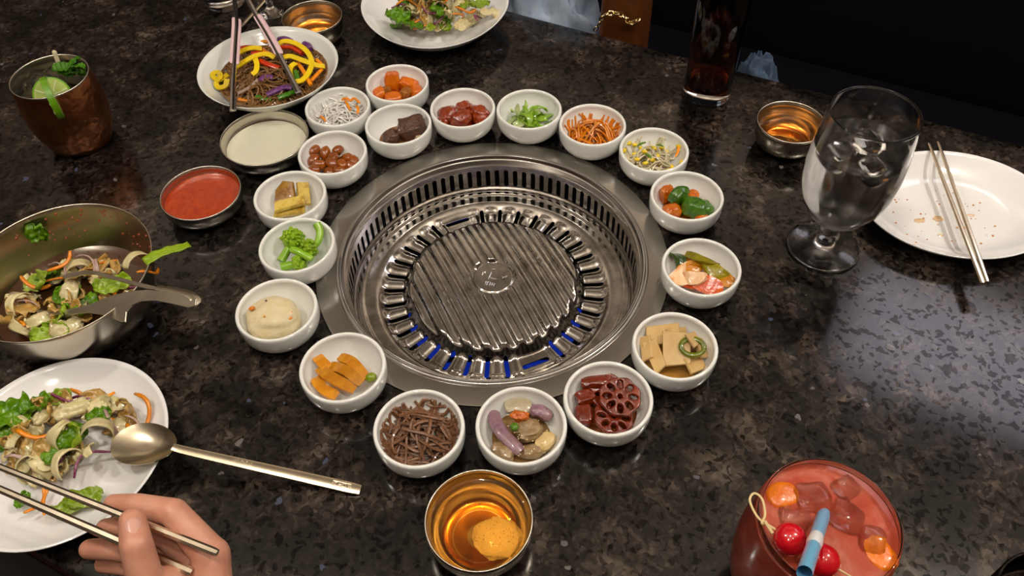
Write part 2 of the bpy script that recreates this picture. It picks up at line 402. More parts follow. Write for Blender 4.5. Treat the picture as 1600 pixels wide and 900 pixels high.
    for k in range(len(rs) - 1):
        for i in range(n):
            if k == 0:
                mb.f.append((ix(0, 0, 0), ix(0, 1, i), ix(0, 1, i + 1))); mb.f.append((ix(1, 0, 0), ix(1, 1, i + 1), ix(1, 1, i)))
            else:
                mb.f.append((ix(0, k, i), ix(0, k + 1, i), ix(0, k + 1, i + 1), ix(0, k, i + 1)))
                mb.f.append((ix(1, k, i + 1), ix(1, k + 1, i + 1), ix(1, k + 1, i), ix(1, k, i)))
    K = len(rs) - 1
    for i in range(n): mb.f.append((ix(0, K, i), ix(1, K, i), ix(1, K, i + 1), ix(0, K, i + 1)))
    plate = mb.build('cooking_plate', M_plate, g, ang=180)
    cut = MB()
    def stadium(c, ang, L, W):
        poly = []; dx, dy = cos(ang), sin(ang)
        for s_, a0 in ((1, -pi / 2), (-1, pi / 2)):
            for q in range(7):
                a = a0 + pi * q / 6; px, py = s_ * (L / 2 - W / 2) + cos(a) * W / 2, sin(a) * W / 2
                poly.append((c[0] + px * dx - py * dy, c[1] + px * dy + py * dx))
        return poly
    for d in SL:
        a = radians(d); cut.prism(stadium((.1060 * cos(a), .1060 * sin(a)), a, .0245, .0047), .06, .00001, org=(0, 0, -.08))
    for d in TG:
        a = radians(d); cut.prism(stadium((.1085 * cos(a), .1085 * sin(a)), a + pi / 2, .0290, .0052), .06, .00001, org=(0, 0, -.08))
    co = cut.build('cutter', None, g)
    bo = plate.modifiers.new('slots', 'BOOLEAN'); bo.operation = 'DIFFERENCE'; bo.solver = 'EXACT'; bo.object = co
    bpy.context.view_layer.update(); dg = bpy.context.evaluated_depsgraph_get()
    me = bpy.data.meshes.new_from_object(plate.evaluated_get(dg)); plate.modifiers.clear(); plate.data = me
    bpy.data.objects.remove(co)
    me.polygons.foreach_set('use_smooth', [True] * len(me.polygons)); me.set_sharp_from_angle(angle=radians(50))
    if not me.materials: me.materials.append(M_plate)
    # embossed emblem in the centre: a bracket sign with small marks round it
    em = MB(); z0 = hgt(.01, 0) + .0001
    def bar(p, q, w_=.0009):
        r_ = radians(-20)
        f = lambda v: (v[0] * cos(r_) - v[1] * sin(r_), v[0] * sin(r_) + v[1] * cos(r_), z0 + .0004)
        em.tube([f(p), f(q)], w_ / 2, 6)
    for p, q in (((-.004, .0055), (-.004, -.005)), ((-.004, -.0025), (.0045, -.0025)), ((-.005, .0100), (-.001, .0105)), ((-.004, .0118), (-.0025, .0085)), ((-.0025, .0118), (-.0005, .0085)),
                 ((.0085, .003), (.0135, .003)), ((.009, .0055), (.013, .0005)), ((.0135, .0055), (.0095, .0005)), ((-.0135, .002), (-.0095, .002)), ((-.0125, .004), (-.0105, -.001)), ((-.0105, .004), (-.0125, -.001)),
                 ((-.003, -.0085), (-.003, -.0130)), ((.000, -.0085), (.000, -.0130)), ((-.003, -.0085), (.000, -.0085)), ((.002, -.0085), (.002, -.0125)), ((.002, -.0105), (.0045, -.0105)), ((.0045, -.0085), (.0045, -.0125)), ((-.005, -.0085), (-.005, -.013))): bar(p, q)
    em.build('emblem', M_plate, g)
    # burner ring with blue gas flame under the plate
    mf, nt, b = _new('blue_flame'); b.inputs['Base Color'].default_value = (.0, .01, .1, 1); b.inputs['Emission Color'].default_value = (.006, .030, .42, 1); b.inputs['Emission Strength'].default_value = .5
    bn = MB()
    bn.lathe([(.0, -.0935), (.098, -.0935), (.098, -.0870), (0, -.0870)], 64); bo_ = bn.build('burner', M_black, g)
    fl = MB(); fl.lathe([(.012, -.0868), (.095, -.0868), (.096, -.0850), (.090, -.0842), (.014, -.0842), (.012, -.0868)], 64); fl.build('flame_bed', mf, g)
    for i in range(5):
        y = -.070 + .035 * i; hx = sqrt(max(0, .094 ** 2 - y * y)); MB().tube([(-hx, y, -.0815), (hx, y, -.0815)], .003, 8).build('burner_tube', M_black, g)
make_grill()
# ------------------------------------------------------------------ small white side-dish bowls
M_por = plain('white_porcelain', (.80, .81, .775), .10, spec=.5, coat=.6)
BH, BR = .033, .0382
def zb(r):                                  # inner surface height of a side-dish bowl
    return .0060 if r < .015 else .0060 + .0205 * ((r - .015) / .0195) ** 2.3
def bowl_mesh():
    prof = [(0, .0012), (.0205, .0012), (.0212, 0), (.0238, 0), (.0250, .0008), (.0300, .0042), (.0345, .0092), (.0372, .0145), (.0381, .0200), (.0383, .0245), (.0383, .0290), (.0381, .0315),
            (.0375, .0326), (.0365, .0330), (.0354, .0327), (.0346, .0316), (.0343, .0295)]
    prof += [(.0345 - .0195 * q, zb(.0345 - .0195 * q) + .0004) for q in (0, .12, .25, .4, .55, .7, .85, 1)] + [(.008, .0060), (0, .0060)]
    return MB().lathe(prof, 72).mesh('side_dish_bowl', M_por, ang=180)
BM = bowl_mesh()
BOWL = dict(radish_kimchi=(-.1326, .3308), noodle=(-.1995, .2875), meat=(-.1257, .2519), spicy=(-.0522, .2789), beans=(-.1955, .2051), green=(.0253, .2729), carrot=(.0967, .2417),
            sprout=(.1607, .1956), cucumber=(.1851, .1211), kimchi=(.1834, .0217), daikon=(.1441, -.0711), lotus=(.0794, -.1241), eggplant=(.0047, -.1482), beef=(-.0804, -.1484),
            fishcake=(-.1511, -.0847), pancake=(-.2322, .1378), broccoli=(-.2122, .0638), potato=(-.2206, -.0176))
BL = dict(radish_kimchi='orange radish kimchi cubes, the farthest bowl of the ring', noodle='clear white noodles with carrot strips', meat='two dark braised beef chunks in broth', spicy='red glazed chunks',
          beans='glossy brown braised peanuts', green='pale green sliced vegetable', carrot='shredded orange radish', sprout='yellow-headed bean sprouts', cucumber='green cucumber kimchi pieces', kimchi='red cabbage kimchi',
          daikon='tan pickled radish slices and a pepper ring', lotus='dark red lotus root slices', eggplant='purple eggplant salad', beef='brown shredded beef', fishcake='orange fish cake pieces',
          pancake='golden egg pancake pieces', broccoli='bright green broccoli', potato='a round scoop of potato salad')
for k, (x, y) in BOWL.items():
    o = put('side_dish_bowl', BM, None, (x, y, 0)); T(o, 'small white porcelain bowl holding ' + BL[k], 'bowl', 'white side dish bowls around the grill')
    if k == 'broccoli': o.location = (x - .0003, y, .0011); o.rotation_euler = (0, radians(-2.0), 0)
    if k == 'fishcake': o.location = (x, y, .0)
# ------------------------------------------------------------------ metal sauce bowls and their sauces
M_brass = steel('champagne_steel', (.70, .63, .52), .22, .75, .05, 30)
M_steel = steel('satin_steel', (.66, .62, .55), .25, .75, .06, 30)
def cup_prof(R, H, th=.0016):
    out = [(0, .0008), (R * .52, .0008), (R * .55, 0), (R * .60, .0004), (R * .78, H * .12), (R * .91, H * .30), (R * .98, H * .55), (R * 1.0, H * .85), (R, H - .0006), (R - th * .5, H), (R - th, H - .0008)]
    inn = [(R - th * 1.2, H * .80), (R - th * 1.6, H * .58), (R * .90 - th, H * .36), (R * .76 - th, H * .19), (R * .58, H * .10 + .0008), (R * .3, H * .09 + .0006), (0, H * .09 + .0006)]
    return out + inn
def cup_inner(R, H, z, th=.0016):
    inn = [(R - th, H), (R - th * 1.2, H * .80), (R - th * 1.6, H * .58), (R * .90 - th, H * .36), (R * .76 - th, H * .19), (R * .58, H * .10 + .0008), (0, H * .09)]
    for (r1, z1), (r0, z0) in zip(inn, inn[1:]):
        if z0 <= z <= z1: return r0 + (r1 - r0) * (z - z0) / (z1 - z0)
    return inn[0][0]
def cup(xy, R, H, label, mat, group='metal dipping sauce bowls'):
    o = MB().lathe(cup_prof(R, H), 80).build('sauce_bowl', mat, None, (xy[0], xy[1], 0), ang=180); return T(o, label, 'bowl', group)
def sauce(xy, R, H, z, mat, name, label, cat='sauce', meniscus=True):
    r = cup_inner(R, H, z) + .0002; pr = [(0, z), (r * .93, z), (r * .985, z + .0003), (r, z + .0006)]
    zz = z
    while zz > H * .11 + .0012:
        zz -= .0016; pr.append((cup_inner(R, H, max(zz, H * .105)) + .00015, max(zz, H * .105)))
    pr.append((0, H * .095))
    o = MB().lathe(pr, 64).build(name, mat, None, (xy[0], xy[1], 0), ang=60); return T(o, label, cat)
M_oil = liquid('amber_oil', (.93, .66, .26), 0, 1.40)
M_oil2 = liquid('amber_broth', (.90, .60, .24), 0, 1.36)
cup((-.0300, -.2315), .0416, .036, 'round metal bowl of amber oil at the bottom centre of the ring', M_brass)
cup((-.2792, .2423), .0502, .027, 'wide metal bowl filled with creamy white sauce', M_steel)
cup((-.3315, .1517), .0428, .027, 'small metal bowl filled with bright red sauce', M_steel)
cup((.3201, .2332), .0381, .036, 'metal bowl of amber sauce behind the water goblet', M_brass)
cup((-.2550, .4772), .0400, .036, 'metal bowl of amber sauce at the top beside the noodle plate', M_brass)
OZ = .0235
sauce((-.0300, -.2315), .0416, .036, OZ, M_oil, 'sesame_oil', 'clear amber oil with salt and pepper in the bottom centre metal bowl', 'oil')
sauce((.3201, .2332), .0381, .036, .0200, M_oil2, 'amber_sauce', 'clear amber sauce in the metal bowl behind the water goblet')
sauce((-.2550, .4772), .0400, .036, .0190, M_oil2, 'amber_sauce', 'clear amber sauce in the metal bowl beside the noodle plate')
sauce((-.2792, .2423), .0502, .027, .0125, food('cream_sauce', (.66, .64, .52), (.72, .70, .57), 25, .28, .4, .0), 'creamy_sauce', 'opaque creamy white sauce in the wide metal bowl')
sauce((-.3315, .1517), .0428, .027, .0165, food('red_sauce', (.27, .022, .004), (.41, .046, .007), 120, .14, .6, .35), 'red_sauce', 'thick bright red chilli sauce in the small metal bowl')
# salt heap and pepper in the oil
mb = MB(); mb.blob((.0185, .0165, .0060), 4, .16, 2.2, 20); T(mb.build('salt_heap', food('wet_salt', (.80, .70, .52), (.92, .86, .74), 500, .5, .1, .6), None, (-.0165, -.2395, .0172)), 'pale salt heap sunk in the amber oil at the bottom centre', 'salt')
random.seed(5); mb = MB()
for i in range(260):
    a = random.uniform(0, 2 * pi); r = .0345 * sqrt(random.random()); x, y = r * cos(a), r * sin(a)
    if random.random() > .25 + .75 * math.exp(-(((x - .012) ** 2 + (y + .006) ** 2) / .00022)): continue
    s_ = random.uniform(.00018, .00045); mb.blob((s_, s_, s_ * .6), i, .3, 2, 4, c=(x, y, random.uniform(-.0002, .0004)))
o = mb.build('pepper_flakes', plain('pepper', (.16, .05, .012), .5), None, (-.0300, -.2315, OZ)); T(o, 'fine dark pepper flakes floating on the amber oil', 'pepper'); o['kind'] = 'stuff'

# ------------------------------------------------------------------ plates
def coupe(a, H, foot=.55, th=.0026, n=96, wob=None, sy=1.0, curve=2.0, flat=.50):
    R = a; top = []; bot = []
    for q in [0, .2, .4, flat] + [flat + (1 - flat) * i / 12 for i in range(1, 13)]:
        z = 0 if q <= flat else ((q - flat) / (1 - flat)) ** curve
        top.append((R * q, .0045 + (H - .0045) * z))
    for i, (r, z) in enumerate(top):
        if r <= R * foot: bot.append((r, .0016))
        else: bot.append((min(r + th * .25, R), max(z - th, .0016)))
    ff = [(0, .0014), (R * foot * .90, .0014), (R * foot * .93, 0), (R * foot * .98, 0), (R * foot, .0014)]
    prof = ff + [b for b in bot if b[0] > R * foot * 1.02][:-1] + [(R, H - th * .7), (R + .0006, H - th * .35), (R, H)] + top[::-1][1:]
    return MB().lathe(prof, n, sy=sy, wob=wob)
M_plate_w = plain('white_glazed_plate', (.80, .80, .80), .14, coat=.6)
def glaze_ribbed():
    m, nt, b = _new('ribbed_white_glaze'); b.inputs['Base Color'].default_value = (.72, .74, .71, 1); b.inputs['Roughness'].default_value = .18; b.inputs['Coat Weight'].default_value = .5
    v = coord(nt); wv = nt.nodes.new('ShaderNodeTexWave'); wv.wave_type = 'RINGS'; wv.rings_direction = 'Z'; wv.inputs['Scale'].default_value = 110; wv.inputs['Distortion'].default_value = 1.5; wv.inputs['Detail'].default_value = 2
    nt.links.new(v, wv.inputs['Vector']); bump(nt, b, wv.outputs['Fac'], .10, .0006); return m
PL = Vector((-.3842, -.1526, 0)); PN = Vector((-.2908, .3587, 0)); PT = Vector((-.0935, .4985, 0)); PR = Vector((.4675, .1124, 0))
T(coupe(.0904, .024, sy=1.0).build('dinner_plate', M_plate_w, None, PL, ang=180), 'round white plate of half-eaten salad beside the hand', 'plate')
T(coupe(.0845, .043, foot=.42, flat=.36, curve=1.5).build('noodle_plate', glaze_ribbed(), None, PN, ang=180), 'deep white plate of glass noodles with egg strips', 'plate')
T(coupe(.0985, .036, foot=.45, flat=.40, curve=1.8, wob=lambda a: 1 + .030 * cos(3 * (a + pi / 2))).build('salad_plate', M_plate_w, None, PT, ang=180), 'white plate of green salad at the top of the table', 'plate')
T(coupe(.0985, .022, sy=.82, flat=.55).build('oval_plate', M_plate_w, None, PR, ang=180), 'nearly empty oval white plate with two chopsticks across it', 'plate')
# crumbs and stains on the empty plate
mb = MB(); random.seed(8)
for i in range(46):
    a = random.uniform(0, 2 * pi); r = .060 * sqrt(random.random()); s_ = random.uniform(.0005, .0014); x, y = r * cos(a) - .012, r * sin(a) * .8 - .012
    mb.blob((s_, s_ * random.uniform(.5, 1), s_ * .35), i, .3, 2, 6, c=(x, y, .0047 + max(0, hypot(x, y / .82) - .054) ** 2 * 9))
o = mb.build('food_crumbs', food('crumb_red', (.45, .09, .02), (.70, .40, .16), 300), None, PR); T(o, 'tiny red crumbs scattered over the nearly empty oval plate', 'crumbs'); o['kind'] = 'stuff'
mb = MB()
for i, (x, y, a, b_) in enumerate(((-.036, -.010, .0060, .0032), (-.016, -.008, .0052, .004), (.004, -.022, .006, .0022), (-.022, -.032, .003, .0015), (.020, -.004, .004, .002))):
    mb.blob((a, b_, .0004), i, .35, 2, 8, c=(x, y, .0046))
o = mb.build('sauce_smear', plain('sauce_smear', (.72, .48, .26), .12, coat=.6), None, PR); T(o, 'thin tan sauce smears on the nearly empty oval plate', 'sauce'); o['kind'] = 'stuff'

# ------------------------------------------------------------------ chopsticks and spoon
M_chop = steel('chopstick_steel', (.78, .69, .54), .22, 0, .05, 60)
def chopstick(a, b, label, wa=.0027, wb=.0017, h=.62):
    a, b = Vector(a), Vector(b); c = (a + b) / 2; pts = [a.lerp(b, q) - c for q in (0, .01, .35, .7, .985, 1)]
    rr = [wa * .85, wa, wa * .95, (wa + wb) / 2, wb, wb * .7]
    o = MB().tube(pts, rr, 8, flat=h, up=(0, 0, 1)).build('chopstick', M_chop, None, c, ang=30); return T(o, label, 'chopstick')
chopstick((.4498, -.0013, .0230), (.4691, .2034, .0245), 'metal chopstick across the oval plate, the left one of the pair')
chopstick((.4548, .0002, .0230), (.4800, .2052, .0245), 'metal chopstick across the oval plate, the right one of the pair')
chopstick((-.1808, -.3013, .1500), (-.3920, -.2180, .1535), 'metal chopstick in the hand, the upper one held by thumb and index finger')
chopstick((-.1985, -.3077, .1372), (-.4040, -.2215, .1390), 'metal chopstick in the hand, the lower one with its end below the thumb', .0030, .0019)
chopstick((-.3637, .5077, .004), (-.3000, .7050, .004), 'dark metal chopstick lying behind the noodle plate', .0032, .002)
def make_spoon():
    g = empty('soup_spoon', (-.2684, -.1641, 0)); T(g, 'gold-toned metal spoon with its bowl on the rim of the salad plate', 'spoon')
    ax = Vector((-.1296 + .3367, -.1885 + .1524, 0)).normalized(); sd = Vector((-ax.y, ax.x, 0)); O = g.location
    c = Vector((-.3080, -.1553, .0295)) - O
    def bowl(u, v):
        a = u * 2 * pi; r = v; L, Wd = .0285, .0195
        k = 1 - .10 * cos(a)
        x, y = cos(a) * L * r, sin(a) * Wd * r * k
        z = -.0075 * (1 - r * r) + .0015 * (1 - r)
        return c + ax * x + sd * y + Vector((0, 0, z + .002 * r * r * cos(a)))
    mb = MB(); n, m = 48, 10
    for off in (0, -.0011):
        for j in range(m + 1):
            for i in range(n): mb.v.append(tuple(bowl(i / n, max(j / m, .02)) + Vector((0, 0, off))))
    K = (m + 1) * n
    for j in range(m):
        for i in range(n):
            a, b, c_, d = j * n + i, j * n + (i + 1) % n, (j + 1) * n + (i + 1) % n, (j + 1) * n + i
            mb.f.append((d, c_, b, a)); mb.f.append((K + a, K + b, K + c_, K + d))
    for i in range(n): mb.f.append((m * n + i, K + m * n + i, K + m * n + (i + 1) % n, m * n + (i + 1) % n))
    mb.f.append(tuple(range(n))); mb.f.append(tuple(reversed(range(K, K + n))))
    ms = steel('spoon_steel', (.75, .66, .50), .22, 0, .04, 40)
    mb.build('spoon_bowl', ms, g, ang=60)
    pts = spline([Vector((-.2825, -.1600, .0310)) - O, Vector((-.2740, -.1618, .0288)) - O, Vector((-.2400, -.1681, .0225)) - O, Vector((-.1900, -.1773, .0134)) - O, Vector((-.1296, -.1885, .0024)) - O], 6)
    N = len(pts); mb = MB(); mb.tube(pts, [.0034 + .0018 * (i / (N - 1)) ** 1.2 - (.0008 if i == N - 1 else 0) for i in range(N)], 8, flat=.34, up=(0, 0, 1)); h = mb.build('handle', ms, g, ang=30)
    # embossed lettering panel near the end and a mark halfway
    a, b = Vector((-.1520, -.1844, 0)) - O, Vector((-.1375, -.1870, 0)) - O
    def zt(t):
        q = a + (b - a) * t
        return .0024 + .0017 + (q - (Vector((-.1296, -.1885, 0)) - O)).length * .179
    em = MB(); d = (b - a).normalized(); s2 = Vector((-d.y, d.x, 0)); L = (b - a).length
    def stroke(p, q, w_=.00032):
        f = lambda v: a + d * (v[0] * L) + s2 * (v[1] * .0022) + Vector((0, 0, zt(v[0]) + .0001))
        em.tube([f(p), f(q)], w_, 5)
    for s_ in (((0, -1), (1, -1)), ((0, 1), (1, 1)), ((0, -1), (0, 1)), ((1, -1), (1, 1)), ((.10, -.6), (.10, .6)), ((.10, .6), (.26, .6)), ((.26, .6), (.26, -.6)), ((.36, -.6), (.36, .6)), ((.36, 0), (.48, 0)), ((.48, -.6), (.48, .6)), ((.58, .6), (.72, .6)), ((.65, .6), (.65, -.6)), ((.58, -.6), (.72, -.6)), ((.82, .6), (.82, -.6)), ((.82, .6), (.92, .1)), ((.92, -.6), (.92, .6))): stroke(*s_)
    em.build('embossed_lettering', ms, h)
    a, b = Vector((-.2330, -.1694, 0)) - O, Vector((-.2170, -.1723, 0)) - O; L = (b - a).length; d = (b - a).normalized(); s2 = Vector((-d.y, d.x, 0))
    em = MB()
    def zt(t):
        q = a + (b - a) * t
        return .0024 + .0013 + (q - (Vector((-.1296, -.1885, 0)) - O)).length * .179
    for i in range(8):
        t = i / 8.0
        for s_ in (((t, -.7), (t, .7)), ((t, .7 if i % 2 else -.7), (t + .07, .7 if i % 2 else -.7)), ((t + .07, -.4), (t + .07, .6))): stroke(s_[0], s_[1], .0002)
    em.build('embossed_lettering', ms, h)
make_spoon()

# ------------------------------------------------------------------ glasses
M_glass = glassy('clear_glass'); M_water = glassy('water', (1, 1, 1), 1.33); M_ice = glassy('ice', (.98, .99, 1), 1.31, .06)
def ice(loc, s_, rot, label, group):
    o = MB().blob((s_, s_ * .9, s_ * .8), int(abs(loc[0]) * 1e4), .10, 2, 12, e=.55).build('ice_cube', M_ice, None, loc, rot); T(o, label, 'ice', group); return o
def misted():
    m, nt, b = _new('misted_glass'); v = coord(nt); b.inputs['Transmission Weight'].default_value = 1; b.inputs['IOR'].default_value = 1.45
    mr = nt.nodes.new('ShaderNodeMapRange'); mr.inputs['From Min'].default_value = .42; mr.inputs['From Max'].default_value = .68; mr.inputs['To Max'].default_value = .22
    nt.links.new(noise_out(nt, v, 28, 5, .65, .4), mr.inputs['Value']); nt.links.new(mr.outputs[0], b.inputs['Roughness']); return m
def goblet():
    x, y = .3225, .0725; g = empty('water_goblet', (x, y, 0)); T(g, 'clear stemmed goblet of iced water beside the oval plate', 'glass')
    MB().lathe([(0, .0008), (.0330, .0004), (.0368, .0010), (.0370, .0022), (.0350, .0032), (.0220, .0048), (.0120, .0078), (.0085, .0120), (.0098, .0165), (.0118, .0200), (.0098, .0240), (.0080, .0300), (.0090, .0360),
                (.0125, .0400), (.0210, .0450), (.0305, .0545), (.0380, .0700), (.0425, .0880), (.0440, .1080), (.0435, .1280), (.0415, .1500), (.0396, .1690), (.0394, .1712), (.0388, .1722), (.0382, .1712),
                (.0384, .1690), (.0402, .1500), (.0421, .1280), (.0426, .1080), (.0411, .0880), (.0366, .0705), (.0290, .0560), (.0190, .0470), (.0080, .0440), (0, .0435)], 72).build('glass_body', misted(), g, ang=180)
    wz = .1330; pr = [(0, wz), (.0400, wz), (.0420, wz + .0005), (.0424, .1280), (.0429, .1080), (.0414, .0880), (.0369, .0705), (.0293, .0560), (.0193, .0470), (.0082, .0437), (0, .0432)]
    o = MB().lathe(pr, 72).build('drinking_water', M_water, None, (x, y, 0), ang=60); T(o, 'clear water filling the stemmed goblet', 'water')
    for i, (dx, dy, dz, s_) in enumerate(((.010, .012, .1240, .0150), (-.016, .004, .1220, .0130), (.006, -.018, .1210, .0120))):
        ice((x + dx, y + dy, dz), s_, (.4 * i, .5, .7 * i), 'melting ice lump floating in the stemmed water goblet', 'ice in the goblet')
goblet()
def tall_glass():
    x, y = .2475, .3365; g = empty('tall_glass', (x, y, 0)); T(g, 'tall clear glass of dark cola near the far table edge', 'glass')
    MB().lathe([(0, .001), (.0270, 0), (.0288, .0012), (.0292, .004), (.0293, .060), (.0300, .1600), (.0294, .1606), (.0288, .1600), (.0280, .060), (.0276, .024), (.0255, .0175), (.012, .0160), (0, .0158)], 56).build('glass_body', M_glass, g, ang=180)
    pr = [(0, .148), (.0287, .148), (.0284, .060), (.0278, .024), (.0257, .0173), (.012, .0157), (0, .0155)]
    o = MB().lathe(pr, 56).build('cola', liquid('cola', (.42, .17, .10), 0, 1.34), None, (x, y, 0), ang=60); T(o, 'dark brown cola filling the tall glass', 'drink')
    for i, (dx, dy, dz) in enumerate(((.008, -.006, .137), (-.010, .004, .132), (.002, .012, .122))):
        ice((x + dx, y + dy, dz), .0125, (.5 * i, .3, .9 * i), 'ice lump in the tall glass of cola', 'ice in the cola')
tall_glass()
def cocktail():
    x, y = .1985, -.2815; g = empty('cocktail_glass', (x, y, 0)); T(g, 'rounded clear glass of red cocktail in the lower right corner', 'glass')
    zr = .130
    MB().lathe([(0, .001), (.026, 0), (.030, .002), (.040, .018), (.0478, .045), (.0500, .070), (.0490, .095), (.0462, .116), (.0440, .1290), (.0432, .1300), (.0425, .1290), (.0448, .115), (.0475, .095), (.0485, .070), (.0463, .046), (.0385, .020), (.027, .008), (0, .007)], 72).build('glass_body', M_glass, g, ang=180)
    m, nt, b = _new('red_cocktail'); v = coord(nt); c = ramp(nt, noise_out(nt, v, 38, 4, .6, .6), [(.30, (.40, .045, .018)), (.52, (.50, .085, .045)), (.72, (.62, .19, .13))])
    nt.links.new(c, b.inputs['Base Color']); b.inputs['Roughness'].default_value = .08; b.inputs['Transmission Weight'].default_value = .22; b.inputs['IOR'].default_value = 1.34
    bump(nt, b, noise_out(nt, v, 90, 3), .25, .0015)
    wz = .1205; pr = [(0, wz), (.030, wz + .0003), (.0448, wz), (.0451, .115), (.0478, .095), (.0488, .070), (.0466, .046), (.0388, .020), (.0272, .0078), (0, .0068)]
    o = MB().lathe(pr, 72).build('cocktail', m, None, (x, y, 0), ang=60); T(o, 'cloudy red iced drink filling the rounded cocktail glass', 'drink')
    for i, (dx, dy, s_) in enumerate(((-.004, .020, .0120), (.014, .006, .0125), (-.020, .006, .0110), (.018, .026, .0100), (.026, -.010, .0105))):
        ice((x + dx, y + dy, .1165), s_, (.3 * i, .4 * i, i), 'ice lump floating in the red cocktail', 'ice in the cocktail')
    # orange slices half sunk
    mo = food('orange_fruit', (.75, .13, .01), (.85, .24, .02), 120, .3, .4)
    for (dx, dy, rz, lab) in ((-.022, .023, .4, 'orange fruit piece at the far side of the red cocktail'), (.028, -.018, 2.0, 'orange fruit piece at the right side of the red cocktail')):
        o = MB().blob((.0125, .0095, .0035), 3, .12, 2, 12, e=.8).build('orange_piece', mo, None, (x + dx, y + dy, .1190), (0, .10, rz)); T(o, lab, 'fruit')
    mc = plain('maraschino_red', (.55, .004, .012), .10, coat=1.0)
    for (c, r, lab) in (((.1680, -.2955, .1345), .0103, 'glossy red cherry on the pick, nearer the bamboo knot'), ((.1850, -.3090, .1335), .0103, 'glossy red cherry on the pick, behind the blue straw')):
        o = MB().blob((r, r, r * .96), 2, .03, 2, 16).build('cherry', mc, None, c); T(o, lab, 'cherry')
    mbm = plain('bamboo', (.62, .47, .22), .5)
    k = empty('bamboo_pick', (.1550, -.2850, .134)); T(k, 'bamboo cocktail pick with a looped knot holding two cherries', 'pick'); O = k.location
    MB().tube([Vector(p) - O for p in ((.1545, -.2845, .1350), (.1680, -.2955, .1345), (.1845, -.3085, .1335), (.2060, -.3240, .1330))], [.0008, .0008, .0008, .0005], 8).build('stick', mbm, k)
    loop = spline([Vector(p) - O for p in ((.1575, -.2875, .1352), (.1510, -.2810, .1352), (.1482, -.2700, .1356), (.1520, -.2650, .1358), (.1562, -.2690, .1356), (.1560, -.2790, .1352), (.1525, -.2850, .1360), (.1545, -.2850, .1345))], 8)
    MB().tube(loop, .0008, 8, flat=.7).build('loop_knot', mbm, k); MB().tube([Vector((.1545, -.2840, .136)) - O, Vector((.1575, -.2925, .1365)) - O], .0011, 6).build('tail', mbm, k)
    ms = plain('straw_blue', (.16, .46, .72), .3, coat=.4); mw = plain('straw_white', (.80, .84, .86), .3, coat=.4)
    a, b_ = Vector((.2080, -.2610, .105)), Vector((.1500, -.3400, .196)); k = empty('drinking_straw', a); T(k, 'light blue drinking straw standing in the red cocktail', 'straw')
    d = b_ - a
    MB().tube([d * 0, d * .52], .0042, 14).build('tube', ms, k); MB().tube([d * .52, d * .60, d * .66], [.0042, .0047, .0042], 14).build('bend', mw, k); MB().tube([d * .66, d * 1.0], .0042, 14, cap=False).build('tube', ms, k)
cocktail()
def tumbler(x, y, R, H, name, label, base=.009):
    o = MB().lathe([(0, .001), (R * .86, 0), (R * .93, .0015), (R * .96, .005), (R, H), (R - .0012, H + .0008), (R - .0024, H), (R * .96 - .0026, base + .004), (R * .80, base), (0, base - .001)], 48).build(name, M_glass, None, (x, y, 0), ang=180); return T(o, label, 'glass')
tumbler(-.3987, .5765, .0283, .10, 'glass_tumbler', 'thick-based clear tumbler cut off by the top edge, left of the tongs', .016)
tumbler(.3335, -.3330, .0380, .105, 'drinking_glass', 'clear glass just showing in the bottom right corner')
g = empty('stemmed_glass', (-.3281, .5465, 0)); T(g, 'foot of a clear stemmed glass behind the noodle plate', 'glass')
MB().lathe([(0, .0008), (.018, .0004), (.0198, .0012), (.0190, .0026), (.0100, .0050), (.0050, .0100), (.0040, .030), (.0045, .060), (.0120, .068), (.0270, .085), (.0320, .110), (.0300, .140), (.0290, .1400), (.0308, .110), (.0258, .086), (.0100, .070), (0, .069)], 40).build('glass_body', M_glass, g, ang=180)

